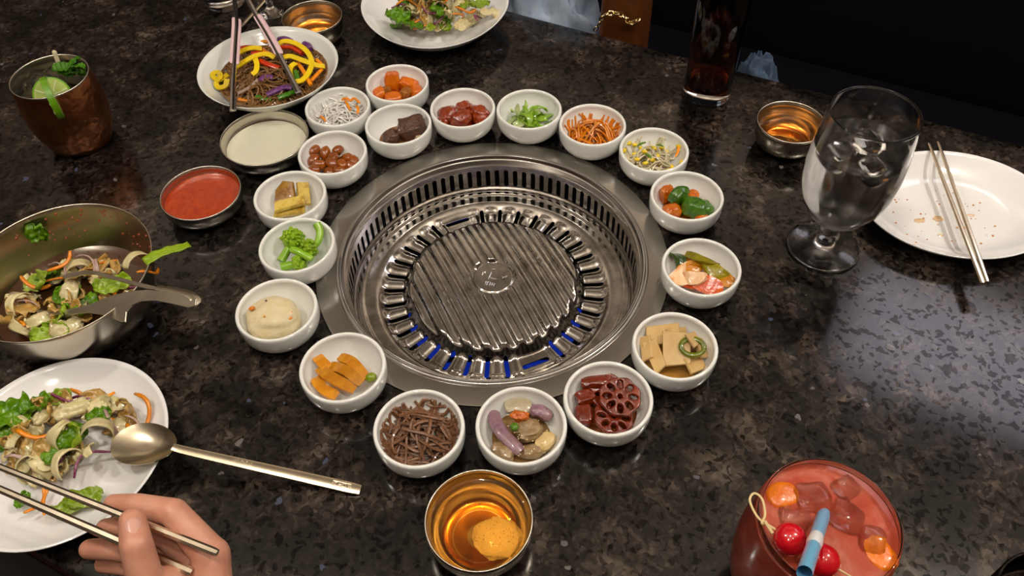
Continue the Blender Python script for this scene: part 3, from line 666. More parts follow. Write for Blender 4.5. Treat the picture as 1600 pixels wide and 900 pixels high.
# ------------------------------------------------------------------ copper mug
def hammered():
    m, nt, b = _new('hammered_copper'); b.inputs['Metallic'].default_value = 1; v = coord(nt)
    c = ramp(nt, noise_out(nt, v, 30, 4), [(.3, (.36, .135, .055)), (.7, (.50, .20, .085))]); nt.links.new(c, b.inputs['Base Color']); b.inputs['Roughness'].default_value = .34
    vo = nt.nodes.new('ShaderNodeTexVoronoi'); vo.inputs['Scale'].default_value = 150; vo.feature = 'SMOOTH_F1'; nt.links.new(v, vo.inputs['Vector']); bump(nt, b, vo.outputs['Distance'], .55, .002); return m
def mug():
    x, y = -.5085, .2775; g = empty('copper_mug', (x, y, 0)); T(g, 'hammered copper mug of iced drink with lime and mint', 'mug')
    MB().lathe([(0, .0008), (.0300, 0), (.0335, .0015), (.0385, .0120), (.0430, .0280), (.0452, .0430), (.0455, .0540), (.0446, .0690), (.0428, .0830), (.0418, .0895)], 64).build('copper_body', hammered(), g, ang=180)
    MB().lathe([(.0418, .0890), (.0424, .0900), (.0422, .0912), (.0413, .0914), (.0405, .0905), (.0412, .0830), (.0430, .0690), (.0440, .0540), (.0436, .0430), (.0410, .028), (.036, .012), (.030, .004), (0, .003)], 64).build('steel_lining', M_steel, g, ang=180)
    hp = spline([(-.030, .034, .075), (-.041, .048, .078), (-.046, .055, .060), (-.043, .052, .035), (-.030, .036, .022)], 6)
    MB().tube(hp, .0042, 10, flat=.6).build('handle', plain('brass_handle', (.62, .42, .18), .3, 1.0), g)
    o = MB().lathe([(0, .0755), (.0418, .0755), (.0421, .0757), (.0432, .066), (.0442, .054), (0, .050)], 56).build('mule_drink', liquid('ginger_drink', (.80, .78, .66), 0, 1.33), None, (x, y, 0), ang=60); T(o, 'pale clear drink in the copper mug', 'drink')
    for i, (dx, dy) in enumerate(((-.018, .010), (-.008, .024), (.014, .020))):
        ice((x + dx, y + dy, .0745), .0115, (.3 * i, .2, i), 'ice lump in the copper mug', 'ice in the copper mug')
    mr, mf = food('lime_rind', (.10, .26, .015), (.17, .36, .03), 60, .35), food('lime_flesh', (.45, .58, .16), (.60, .70, .28), 160, .25, .5)
    def lime(loc, rot, R, lab, half=False, th=.0045):
        k = empty('lime_slice', loc, rot); T(k, lab, 'lime'); a0, a1 = (0, pi) if half else (0, 2 * pi); n = 28
        out = [(R * cos(a0 + (a1 - a0) * i / n), R * sin(a0 + (a1 - a0) * i / n)) for i in range(n + (1 if half else 0))]
        MB().prism([(p[0] * .93, p[1] * .93) for p in out], th * 1.04, .0004, org=(0, 0, -th * .02)).build('flesh', mf, k, ang=40)
        rd = MB()
        for p, q in zip(out, out[1:] + ([] if half else out[:1])):
            vs = []
            for (px, py) in (p, q):
                for s_, z in ((.92, 0), (1, .0003), (1, th - .0003), (.92, th)): vs.append((px * s_, py * s_, z))
            rd.add(vs, [(0, 1, 5, 4), (1, 2, 6, 5), (2, 3, 7, 6), (3, 0, 4, 7)])
        rd.build('rind', mr, k, ang=50)
        for i in range(8 if not half else 5):
            a = a0 + (a1 - a0) * (i + .5) / (8 if not half else 5); MB().tube([(R * .1 * cos(a), R * .1 * sin(a), th * 1.03), (R * .86 * cos(a), R * .86 * sin(a), th * 1.03)], .0006, 5).build('membrane', plain('lime_pith', (.70, .76, .50), .4), k)
    lime((-.5045, .2610, .0770), (radians(60), radians(8), radians(15)), .0200, 'round lime slice standing inside the copper mug')
    D = Vector((.49 * .80, -.87 * .80, -.60)).normalized(); Zt = Vector((.87, .49, 0)).normalized(); Yv = D.cross(Zt); Zt = -Zt
    lime((-.4915, .2440, .0860), Matrix((D, Yv, Zt)).transposed().to_euler(), .0240, 'green lime wedge hooked over the copper mug rim', True, .0070)
    ml = food('mint_green', (.045, .16, .012), (.11, .30, .025), 150, .5, .1, .6, trans=.25)
    random.seed(12)
    for i in range(11):
        L, Wd = random.uniform(.018, .027), random.uniform(.012, .017); cu = random.uniform(.2, .9)
        def fn(u, v, L=L, Wd=Wd, cu=cu, s_=i):
            X = (u - .5) * 2; wv = sqrt(max(0.0, 1 - X * X)) * (1 + .08 * sin(u * 40)); yv = (v - .5) * 2 * Wd * wv * .5
            return (X * L / 2, yv, -cu * X * X * .006 + abs(v - .5) * .007 + .0008 * sin(u * 28 + s_) + .0006 * noise.noise(Vector((u * 6, v * 6, s_))))
        a = random.uniform(-.5, 4.0); r = random.uniform(.002, .013)
        o = MB().sheet(fn, 14, 8, .0006).build('mint_leaf', ml, None, (-.4905 + r * cos(a), .2860 + r * sin(a) * .8, .0850 + random.uniform(0, .011)), (random.uniform(-.5, .5), random.uniform(-.6, .4), a)); T(o, 'crinkled green mint leaf bunched in the copper mug', 'mint', 'mint leaves in the copper mug')
    o = MB().tube([(0, 0, 0), (.001, .004, .030)], [.0022, .0026], 10, round_cap=True).build('wooden_stirrer', plain('pale_wood', (.66, .56, .36), .6), None, (-.5125, .3085, .068)); T(o, 'pale wooden stirrer end poking over the copper mug rim', 'stirrer')
mug()
# ------------------------------------------------------------------ tongs
def plane_prism(pts, th, name, mat, parent, bev=.0003):
    P = [Vector(p) for p in pts]; c = sum(P, Vector()) / len(P); nrm = Vector()
    for a, b in zip(P, P[1:] + P[:1]): nrm += (a - c).cross(b - c)
    nrm.normalize()
    if nrm.z < 0: nrm = -nrm
    X = (P[len(P) // 2] - P[0]); X = (X - nrm * X.dot(nrm)).normalized(); Y = nrm.cross(X)
    poly = [((p - c).dot(X), (p - c).dot(Y)) for p in P]; hs = [(p - c).dot(nrm) for p in P]
    return MB().prism(poly, th, bev, (X, Y, nrm), c - parent.location - nrm * th * .5).build(name, mat, parent, ang=30)
M_tong = steel('tong_steel', (.74, .67, .54), .32, 0, .06, 40)
def serving_tongs():
    g = empty('serving_tongs', (-.30, -.045, .078)); T(g, 'shiny metal serving tongs leaning out of the steel salad bowl', 'tongs')
    A = [(-0.4374, -0.0217, 0.0449), (-0.4119, -0.0284, 0.0512), (-0.3886, -0.031, 0.0586), (-0.3716, -0.0312, 0.0649), (-0.3531, -0.0299, 0.0725), (-0.3345, -0.0313, 0.0791), (-0.3177, -0.0347, 0.0842), (-0.299, -0.0408, 0.089), (-0.2806, -0.0477, 0.0934), (-0.2724, -0.0514, 0.0951), (-0.2667, -0.0558, 0.0955), (-0.2671, -0.0606, 0.0931), (-0.274, -0.0607, 0.0902), (-0.2924, -0.0524, 0.0864), (-0.3073, -0.0463, 0.0832), (-0.3221, -0.0431, 0.0787), (-0.331, -0.0437, 0.0749), (-0.3368, -0.0481, 0.0707), (-0.3366, -0.0562, 0.0671), (-0.3423, -0.0548, 0.0656), (-0.3522, -0.0489, 0.0644), (-0.3641, -0.0435, 0.0623), (-0.3779, -0.0386, 0.0592), (-0.3974, -0.0349, 0.0536), (-0.4173, -0.0306, 0.0482), (-0.4368, -0.0244, 0.0439)]
    plane_prism(A, .0016, 'arm', M_tong, g)
    B = [(-0.4199, 0.0088, 0.056), (-0.4099, 0.0105, 0.0592), (-0.3942, 0.0087, 0.0639), (-0.3773, 0.0025, 0.0685), (-0.3573, -0.0088, 0.0737), (-0.3339, -0.0211, 0.0801), (-0.3194, -0.0286, 0.0842), (-0.3062, -0.0353, 0.088), (-0.3063, -0.0381, 0.0877), (-0.3179, -0.0341, 0.0842), (-0.3325, -0.0261, 0.0801), (-0.3494, -0.0169, 0.0755), (-0.3623, -0.0103, 0.072), (-0.3801, -0.0003, 0.0673), (-0.3945, 0.0038, 0.0633), (-0.4059, 0.0039, 0.0598), (-0.4135, 0.004, 0.0575)]
    plane_prism(B, .0016, 'arm', M_tong, g)
    O = g.location
    path = spline([Vector(p) - O for p in ((-0.309, -0.0348, 0.087), (-0.2964, -0.0389, 0.089), (-0.2837, -0.0442, 0.091), (-0.2745, -0.0491, 0.0925), (-0.2687, -0.0546, 0.0925), (-0.2709, -0.058, 0.09))], 5)
    MB().tube(path, [.0030 + .0018 * min(1, i / 10) for i in range(len(path))], 8, flat=.35, up=(.1, .25, 1)).build('end_bend', M_tong, g, ang=35)
serving_tongs()
M_pink = plain('pale_pink_plastic', (.74, .52, .56), .35, coat=.2)
def grill_tongs():
    g = empty('grill_tongs', (-.32, .40, .055)); T(g, 'metal tongs with pale pink grips lying across the noodle plate', 'tongs'); O = g.location
    mt = steel('tong_dark_steel', (.52, .50, .50), .18, 0, .05, 50)
    arms = ([(-.3145, .2657, .047), (-.3199, .3005, .05), (-.3257, .3409, .053), (-.3318, .3836, .056), (-.3392, .4345, .060), (-.3497, .4753, .063), (-.3592, .5182, .066), (-.3640, .5600, .069)],
            [(-.2468, .3073, .04), (-.2742, .3645, .047), (-.2957, .4075, .053), (-.3155, .4441, .058), (-.3319, .4761, .062), (-.3497, .5177, .066), (-.3600, .5600, .069)])
    for k, A in enumerate(arms):
        pts = spline([Vector(p) - O for p in A], 4); N = len(pts)
        arm = MB().tube(pts, [.0034 if i > 1 else .0030 for i in range(N)], 8, flat=.42, up=(0.75 if k == 0 else -.35, .1, .7)).build('arm', mt, g, ang=35)
        d = (pts[0] - pts[6]).normalized(); te = MB()
        for q in range(9): te.box(tuple(pts[0] - d * (.0015 + .0026 * q) - Vector((0, 0, .0016))), (.0036, .0007, .0010), atan2(d.y, d.x) - pi / 2)
        te.build('teeth', mt, arm, smooth=False)
        n0, n1 = (9, 17) if k == 0 else (5, 13)
        gp = pts[n0:n1]; sd = Vector((-.0024 if k == 0 else .0034, -.001, .0008))
        MB().tube([p + sd for p in gp], [.0034] * len(gp), 10, flat=.55, up=(.4, 0, 1), round_cap=True).build('grip', M_pink, g, ang=40)
        MB().tube([p - sd * .8 - Vector((0, 0, .0016)) for p in gp], [.0030] * len(gp), 10, flat=.55, up=(.4, 0, 1), round_cap=True).build('grip', M_pink, g, ang=40)
    MB().tube([Vector((-.3640, .5600, .069)) - O, Vector((-.3625, .566, .070)) - O, Vector((-.3600, .5600, .069)) - O], .0034, 8, flat=.5, up=(0, 0, 1)).build('spring_end', mt, g)
grill_tongs()

# ------------------------------------------------------------------ the hand
def skin():
    m, nt, b = _new('skin'); v = coord(nt); c = ramp(nt, noise_out(nt, v, 45, 4, .6), [(.30, (.50, .215, .140)), (.55, (.58, .275, .185)), (.75, (.62, .32, .22))]); nt.links.new(c, b.inputs['Base Color'])
    b.inputs['Roughness'].default_value = .42; b.inputs['Subsurface Weight'].default_value = .18; b.inputs['Subsurface Radius'].default_value = (.006, .0025, .0015); b.inputs['Subsurface Scale'].default_value = .6
    bump(nt, b, noise_out(nt, v, 420, 3), .12, .0006); return m
def hand():
    O = Vector((-.215, -.315, 0)); g = empty('person', O); T(g, 'bare right hand holding two metal chopsticks over the salad plate', 'hand')
    ch = dict(thumb=([(-.2158, -.3330, .1111), (-.2224, -.3148, .1436), (-.2257, -.3000, .1613), (-.2318, -.2854, .1619)], [.0130, .0105, .0096, .0082]),
              index=([(-.1911, -.2954, .1324), (-.2143, -.2738, .1482), (-.2402, -.2664, .1440), (-.2590, -.2622, .1383)], [.0112, .0090, .0078, .0066]),
              middle=([(-.1974, -.2974, .1151), (-.2242, -.2782, .1274), (-.2518, -.2724, .1257), (-.2679, -.2710, .1216)], [.0112, .0092, .0080, .0068]),
              ring=([(-.2048, -.3013, .0986), (-.2375, -.2850, .1098), (-.2639, -.2801, .1101), (-.2832, -.2777, .1055)], [.0108, .0088, .0078, .0068]),
              pinky=([(-.2145, -.3055, .0820), (-.2423, -.2897, .0928), (-.2627, -.2845, .0932), (-.2793, -.2816, .0891)], [.0098, .0078, .0068, .0060]))
    mb = MB()
    def caps(p, q, r0, r1, n=14):
        p, q = Vector(p) - O, Vector(q) - O; pts = [p.lerp(q, i / 6) for i in range(7)]; mb.tube(pts, [r0 + (r1 - r0) * i / 6 for i in range(7)], n, round_cap=True)
        for c_, r_ in ((p, r0), (q, r1)): mb.blob((r_, r_, r_), 1, 0, n=10, c=c_)
    for nm, (pts, rr) in ch.items():
        for i in range(3): caps(pts[i], pts[i + 1], rr[i], rr[i + 1])
    W1, W2 = (-.1900, -.3590, .0900), (-.2090, -.3610, .0870)
    for nm in ('index', 'middle', 'ring', 'pinky'):
        caps(ch[nm][0][0], W1 if nm in ('index', 'middle') else W2, .0118, .0165)
    caps(ch['thumb'][0][0], W2, .0140, .0170); caps(ch['thumb'][0][0], ch['middle'][0][0], .0120, .0105); caps(ch['thumb'][0][1], (-.2060, -.3080, .1260), .0085, .0090)
    for a, b_ in (('index', 'middle'), ('middle', 'ring'), ('ring', 'pinky')): caps(ch[a][0][0], ch[b_][0][0], .0112, .0108)
    caps(W1, W2, .0180, .0180)
    for Wp, e_ in ((W1, (-.150, -.5000, .0600)), (W2, (-.172, -.5050, .0560))): caps(Wp, e_, .0175, .0260)
    body = mb.build('hand', skin(), g, ang=180)
    rm = body.modifiers.new('skin_over', 'REMESH'); rm.mode = 'VOXEL'; rm.voxel_size = .0011; rm.use_smooth_shade = True
    sm = body.modifiers.new('soften', 'SMOOTH'); sm.factor = .5; sm.iterations = 7
    # thumb nail and the index nail
    mn = plain('fingernail', (.60, .33, .26), .30, coat=.2)
    def nail(c, t, up, L, Wd, rad):
        t, up = Vector(t).normalized(), Vector(up); up = (up - t * up.dot(t)).normalized(); s_ = t.cross(up)
        def fn(u, v):
            a = (v - .5) * 1.7; k = 1 - .25 * max(0, (u - .6) / .4) ** 2; x = (u - .5) * L
            rim = sin(pi * min(1, max(0, u))) ** .35
            return Vector(c) - O + t * x + s_ * (sin(a) * Wd * .62 * (.75 + .25 * rim)) + up * (rad * (cos(a) - 1) * .9 - .0012 * (max(0, u - .75) * 4) ** 2)
        MB().sheet(fn, 10, 10, .0006).build('nail', mn, g, ang=60)
    view = Vector((.43, -.40, .81))
    nail(Vector((-.2306, -.2880, .1625)) + view * .0094, Vector((-.2318, -.2854, .1619)) - Vector((-.2257, -.3000, .1613)), view, .0125, .0110, .0085)
hand()

# ------------------------------------------------------------------ things beyond the far table edge
def crumpled(name, c, r, seed, mat, lab, cat, rz, ridge=.16):
    mb = MB(); mb.blob(r, seed, .0, n=44, e=.8); vs = []
    for v in mb.v:
        p = Vector(v); d = Vector((p.x / r[0], p.y / r[1], p.z / r[2])); q = d * 2.3 + Vector((seed, 0, 0))
        w_ = noise.noise(q * .7) * .9; f = 1 + ridge * (1 - abs(noise.noise(q + Vector((w_, w_, 0))) * 2.4)) + .05 * noise.noise(q * 4)
        vs.append(tuple(p * f))
    mb.v = vs; o = mb.build(name, mat, None, c, (0, 0, rz), ang=180); return T(o, lab, cat)
def denim(name, c1, c2):
    m, nt, b = _new(name); v = coord(nt); c = ramp(nt, noise_out(nt, v, 22, 5), [(.3, c1), (.7, c2)]); nt.links.new(c, b.inputs['Base Color']); b.inputs['Roughness'].default_value = .85
    bump(nt, b, noise_out(nt, v, 900, 2), .3, .0008); return m
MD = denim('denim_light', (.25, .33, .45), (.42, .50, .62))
dg_ = crumpled('denim_garment', (.0600, .5950, -.105), (.075, .050, .148), 2.0, MD, 'crumpled light blue denim garment just beyond the far table edge', 'clothing', radians(-24), .22)
slv = MB(); sp_ = spline([(-.01, -.02, .135), (.03, .02, .165), (.075, .065, .19), (.12, .12, .20)], 8)
slv.tube(sp_, [.034 + .004 * sin(i * 1.7) + .003 * sin(i * .6) for i in range(len(sp_))], 24); slv.build('sleeve', MD, dg_, rot=(0, 0, radians(24)), ang=180)
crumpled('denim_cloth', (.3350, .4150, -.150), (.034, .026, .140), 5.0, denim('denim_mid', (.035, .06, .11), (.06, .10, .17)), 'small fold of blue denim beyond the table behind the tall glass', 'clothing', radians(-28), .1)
b_ = empty('leather_bag', (.1690, .5250, -.288)); T(b_, 'brown leather bag with a gold chain beyond the far table edge', 'bag')
mlea = food('brown_leather', (.085, .028, .010), (.13, .046, .016), 30, .5, .1, .25)
mb = MB(); mb.blob((.032, .030, .18), 1, .03, 2, 28, e=.45, c=(0, 0, .19)); mb.build('bag_body', mlea, b_, rot=(0, 0, radians(-28)))
for s_ in (-1, 1): MB().tube(spline([(-.020, s_ * .024, .34), (-.018, s_ * .026, .40), (0, s_ * .026, .43), (.018, s_ * .026, .40), (.020, s_ * .024, .34)], 5), .004, 8, flat=.5).build('strap', mlea, b_, rot=(0, 0, radians(-28)))
mg = plain('gold_metal', (.80, .60, .28), .2, 1.0)
cp = spline([(-.045, -.034, .285), (-.034, -.040, .310), (-.014, -.044, .312), (.000, -.046, .300), (.012, -.046, .306)], 6)
for i in range(0, len(cp) - 1, 2):
    q = cp[i]; t = (cp[min(i + 1, len(cp) - 1)] - cp[max(i - 1, 0)]).normalized(); u = Vector((0, 0, 1)) if (i // 2) % 2 else Vector((.3, -1, .2)); s_ = t.cross(u).normalized()
    MB().tube([q + t * .0045 * cos(a) + s_ * .0030 * sin(a) for a in [2 * pi * k / 10 for k in range(11)]], .0010, 6, cap=False).build('chain_link', mg, b_)
# ------------------------------------------------------------------ food in the side-dish bowls
FS, FZ = 1.12, 1.08                         # how far the portions fill their bowls
fz = lambda z: .006 + (z - .006) * FZ
def chunk(b, name, x, y, z, r, rot, mat, lab, cat, group=None, e=.7, amp=.16, seed=0, n=14):
    bx, by = BOWL[b]; o = MB().blob(tuple(q * FS for q in r), seed + len(name), amp, 1.7, n, e=e).build(name, mat, None, (bx + x * FS, by + y * FS, fz(z)), rot); return T(o, lab, cat, group)
def slab(b, name, x, y, z, poly, th, rot, mat, lab, cat, group=None, bev=.0008):
    bx, by = BOWL[b]; o = MB().prism([(p[0] * FS, p[1] * FS) for p in poly], th, bev, org=(0, 0, -th / 2)).build(name, mat, None, (bx + x * FS, by + y * FS, fz(z)), rot, ang=50); return T(o, lab, cat, group)
def pool(b, z, mat, name, lab, cat='sauce'):
    r = .006
    while zb(r) < z and r < .034: r += .0002
    bx, by = BOWL[b]; pr = [(0, z), (r - .001, z), (r + .0002, z + .0003)]; k = r
    while k > .010: k -= .002; pr.append((max(k, .008) + .0002, zb(max(k, .008)) + .0003))
    pr.append((0, .0063)); o = MB().lathe(pr, 48).build(name, mat, None, (bx, by, 0), ang=60); return T(o, lab, cat)
def strand(rng, L, R, top, base=.008, lvl=None, wig=.5, n=9, spread=1.0):
    """a curved strip lying in a heap inside a bowl, in bowl coordinates"""
    while True:
        a = rng.uniform(0, 2 * pi); rr = R * sqrt(rng.random()) * spread; x, y = rr * cos(a), rr * sin(a); h = rng.uniform(0, 2 * pi); lv = rng.random() if lvl is None else lvl
        pts = []; x -= cos(h) * L / 2; y -= sin(h) * L / 2; dh = rng.uniform(-wig, wig); tilt = rng.uniform(-.006, .006)
        for i in range(n):
            r = hypot(x, y); s_ = min(1, r / R)
            if r > .0325: k = .0325 / r; xx, yy = x * k, y * k
            else: xx, yy = x, y
            zf = zb(hypot(xx, yy)) + .002; zt = max(zf, base + (top - base) * (1 - s_ ** 2.2)); pts.append(Vector((xx, yy, zf + (zt - zf) * lv + tilt * (i / (n - 1) - .5) * lv)))
            x += cos(h) * L / (n - 1); y += sin(h) * L / (n - 1); h += dh * 2 / (n - 1) + rng.uniform(-.15, .15)
        if max(hypot(p.x, p.y) for p in pts) < .0326: return pts
def strip_thing(b, name, pts, w_, flat, mat, lab, cat, group, n=6):
    c = sum(pts, Vector()) / len(pts); bx, by = BOWL[b]
    N = len(pts); o = MB().tube([p - c for p in pts], [w_ * (.75 if i in (0, N - 1) else 1) for i in range(N)], n, flat=flat).build(name, mat, None, (bx + c.x, by + c.y, c.z)); return T(o, lab, cat, group)

rng = random.Random(11)
# radish kimchi
mk = food('orange_kimchi', (.62, .10, .008), (.74, .22, .02), 130, .28, .5); md = food('brown_kimchi', (.20, .06, .012), (.45, .15, .02), 200, .28, .5)
pool('radish_kimchi', .0110, plain('chilli_liquid', (.50, .07, .006), .15, coat=.5), 'chilli_liquid', 'orange chilli liquid under the radish kimchi cubes')
for i, (x, y, z, r, rot, m, lab) in enumerate(((-.0075, .0155, .0205, (.0085, .0050, .0110), (-.35, .05, .1), mk, 'tall upright orange radish kimchi slab at the back of its bowl'), (.0110, .0125, .0170, (.0105, .0065, .0075), (.2, .2, -.3), mk, 'wide orange radish kimchi cube leaning behind the brown bits'),
        (.0195, .0015, .0165, (.0070, .0080, .0060), (0, .3, .4), mk, 'orange radish kimchi cube at the right of its bowl'), (-.0205, .0005, .0155, (.0075, .0070, .0055), (0, -.3, .5), mk, 'orange radish kimchi cube at the left of its bowl'), (-.0045, -.0080, .0150, (.0095, .0065, .0060), (.2, 0, .1), mk, 'orange radish kimchi cube at the front of its bowl'),
        (.0085, -.0035, .0175, (.0070, .0055, .0060), (.3, .2, 1), md, 'brownish kimchi piece right of centre'), (-.0125, .0020, .0170, (.0050, .0050, .0055), (0, .2, .5), md, 'brownish kimchi piece left of centre'))):
    chunk('radish_kimchi', 'radish_kimchi_cube', x, y, z, r, rot, m, lab, 'kimchi', 'radish kimchi cubes', .55, .14, i)
# noodles with carrot
mn_ = food('clear_noodle', (.86, .83, .78), (.94, .92, .88), 90, .18, .4, .0); mb = MB()
for i in range(260): mb.tube(spline(strand(rng, rng.uniform(.018, .036), .027, .033, .014, wig=1.8, n=6, spread=.8), 2), .0010, 5)
o = mb.build('glass_noodles', mn_, None, BOWL['noodle'] + (0,)); T(o, 'tangle of clear white noodles in its bowl', 'noodles'); o['kind'] = 'stuff'
mcar = food('carrot', (.74, .20, .012), (.85, .32, .03), 160, .3, .4)
for i, (a, b_, c) in enumerate((((-.022, -.006, .022), (-.019, -.010, .0255), (-.013, -.016, .023)), ((.006, .016, .029), (.010, .006, .0325), (.0155, -.005, .0295)), ((.014, .010, .031), (.018, .016, .031), (.025, .010, .028)), ((.003, .013, .031), (.008, .014, .033), (.014, .011, .031)), ((.021, .004, .029), (.024, -.001, .029), (.0235, -.008, .0265)))):
    strip_thing('noodle', 'carrot_strip', spline([a, b_, c], 4), .0017, .6, mcar, 'orange carrot strip on the clear white noodles', 'carrot', 'carrot strips on the clear noodles')
# braised beef
mbf = food('braised_beef', (.055, .022, .012), (.13, .060, .035), 220, .38, .35, .8)
pool('meat', .0100, plain('brown_broth', (.17, .065, .012), .08, coat=.6), 'brown_broth', 'thin brown broth under the braised beef')
chunk('meat', 'beef_chunk', .0130, .0060, .0190, (.0145, .0110, .0110), (.1, -.25, .15), mbf, 'large dark braised beef chunk', 'beef', 'braised beef chunks', .55, .22, 3, 20)
chunk('meat', 'beef_chunk', -.0085, -.0040, .0150, (.0078, .0068, .0080), (.2, .1, .6), mbf, 'small dark braised beef chunk', 'beef', 'braised beef chunks', .6, .22, 9, 18)
chunk('meat', 'onion_bit', .0200, -.0040, .0135, (.0042, .0030, .0040), (0, 0, 0), food('onion_tan', (.40, .28, .15), (.55, .42, .26), 100), 'small pale onion bit beside the large beef chunk', 'onion')
# red glazed chunks
mr_ = food('red_glaze', (.17, .018, .006), (.34, .055, .012), 110, .16, .8, .7, bscale=220)
pool('spicy', .0090, plain('red_glaze_sauce', (.24, .025, .006), .12, coat=.6), 'red_glaze', 'red glaze under the chunks')
for i, (x, y, z, r, rz, lab) in enumerate(((-.0145, .0040, .0160, (.0115, .0105, .0090), .3, 'red glazed chunk at the left of its bowl'), (-.0010, -.0040, .0185, (.0115, .0100, .0090), 1, 'red glazed chunk in the middle, topmost of its bowl'), (.0170, .0035, .0170, (.0120, .0100, .0088), 2, 'red glazed chunk at the right of its bowl'), (-.0200, -.0040, .0165, (.0065, .0065, .0060), 0, 'smallest red glazed chunk'), (.0010, .0155, .0165, (.0095, .0080, .0070), .5, 'red glazed chunk at the back of its bowl'))):
    chunk('spicy', 'glazed_chunk', x, y, z, r, (.1, .1, rz), mr_, lab, 'banchan', 'red glazed chunks', .8, .25, i * 3, 20)
# peanuts
mp = food('braised_peanut', (.20, .050, .014), (.34, .105, .030), 130, .20, .7, .15)
pm = [MB().blob((.0078, .0055, .0052), i, .10, 1.4, 14).mesh('braised_peanut', mp, ang=180) for i in range(4)]
pk = [(-.0225, .0165, .0185), (-.0215, .0035, .0175), (-.0110, .0125, .0180), (.0020, .0160, .0185), (-.0140, -.0050, .0180), (-.0010, .0025, .0205), (-.0015, -.0060, .0205), (.0130, .0040, .0180), (.0085, -.0065, .0195), (.0195, -.0015, .0190), (-.0185, -.0120, .0180), (-.0035, -.0155, .0170), (.0078, -.0150, .0175), (.0175, -.0090, .0185),
      (-.0060, .0040, .0120), (.0070, .0060, .0110), (.0020, -.0060, .0110), (-.0120, .0000, .0120), (.0100, -.0040, .0120), (-.004, .0100, .0115)]
for i, p in enumerate(pk):
    b = BOWL['beans']; o = put('braised_peanut', pm[i % 4], None, (b[0] + p[0] * FS, b[1] + p[1] * FS, fz(p[2])), (rng.uniform(-.5, .5), rng.uniform(-.5, .5), rng.uniform(0, 3)), FS); T(o, 'glossy brown braised peanut in the pile', 'peanut', 'braised peanuts')
# pale green slices
mg1 = food('pale_green_slice', (.22, .42, .035), (.42, .60, .14), 70, .22, .5, .15, trans=.25); mg2 = food('paler_green_slice', (.50, .60, .26), (.62, .70, .36), 70, .22, .5, .15, trans=.25)
def slice_mesh(L, Wd, bend, tw, seed, mat, th=.0016, name='vegetable_slice'):
    def fn(u, v):
        X = (u - .5) * 2; w_ = Wd * (1 - .55 * abs(X) ** 2.5); return (X * L / 2, (v - .5) * w_ + bend * X * X * .006, bend * .006 * (1 - X * X) + (v - .5) * tw * X * .006 + .0012 * noise.noise(Vector((u * 3, v * 3, seed))))
    return MB().sheet(fn, 14, 6, th).mesh(name, mat, ang=70)
for i in range(34):
    a = rng.uniform(0, 2 * pi); r = .019 * sqrt(rng.random()); lv = i / 34; b = BOWL['green']
    me = slice_mesh(rng.uniform(.017, .028), rng.uniform(.006, .009), rng.uniform(-1, 1), rng.uniform(-1, 1), i, mg1 if i % 4 else mg2)
    o = put('vegetable_slice', me, None, (b[0] + r * cos(a), b[1] + r * sin(a), zb(r) + .004 + .017 * lv), (rng.uniform(-.4, .4), rng.uniform(-.3, .3), rng.uniform(0, 6))); T(o, 'thin pale green vegetable slice in the heap', 'vegetable', 'pale green slices')
# shredded orange radish
msr = food('orange_shred', (.62, .16, .010), (.76, .27, .018), 150, .28, .5)
for i in range(120):
    p = strand(rng, rng.uniform(.020, .036), .028, .037, .011, lvl=(i / 120) ** .8, wig=.8, n=7); strip_thing('carrot', 'radish_shred', p, rng.uniform(.0010, .0015), .75, msr, 'thin orange radish shred in the tall heap', 'radish', 'orange radish shreds', 5)
# bean sprouts
mss = food('sprout_stem', (.68, .60, .40), (.80, .74, .56), 90, .22, .5, .0, trans=.1); msy = food('sprout_head', (.74, .54, .05), (.82, .66, .14), 120, .3, .4)
for i in range(80):
    p = strand(rng, rng.uniform(.026, .040), .026, .0305, .010, lvl=(i / 80) ** .8, wig=1.5, n=8); c = sum(p, Vector()) / len(p); b = BOWL['sprout']
    o = MB().tube([q - c for q in spline(p, 2)], .0009, 6).build('bean_sprout', mss, None, (b[0] + c.x, b[1] + c.y, c.z)); T(o, 'pale bean sprout in the tangled heap', 'bean sprout', 'bean sprouts')
    if i % 3 == 0 or i > 68: MB().blob((.0036, .0024, .0022), i, .08, 2, 8).build('sprout_head', msy, o, p[0] - c + Vector((0, 0, .0006)), (0, 0, rng.uniform(0, 3)))
msc = food('scallion_green', (.06, .16, .01), (.12, .26, .02), 100, .3, .4)
for i, (a, b_) in enumerate((((-.016, .014, .026), (-.007, .016, .029)), ((.004, .010, .030), (.012, .008, .029)), ((-.010, -.004, .029), (-.004, -.010, .029)))):
    strip_thing('sprout', 'scallion_piece', [Vector(a), Vector(a).lerp(Vector(b_), .5) + Vector((0, 0, .001)), Vector(b_)], .0015, .5, msc, 'dark green scallion piece on the bean sprouts', 'scallion', 'scallion on the sprouts')
strip_thing('sprout', 'carrot_strip', [Vector((.0235, -.006, .026)), Vector((.0265, -.001, .0285)), Vector((.0285, .006, .0300))], .0017, .6, mcar, 'single orange carrot strip at the right of the bean sprouts', 'carrot', None)
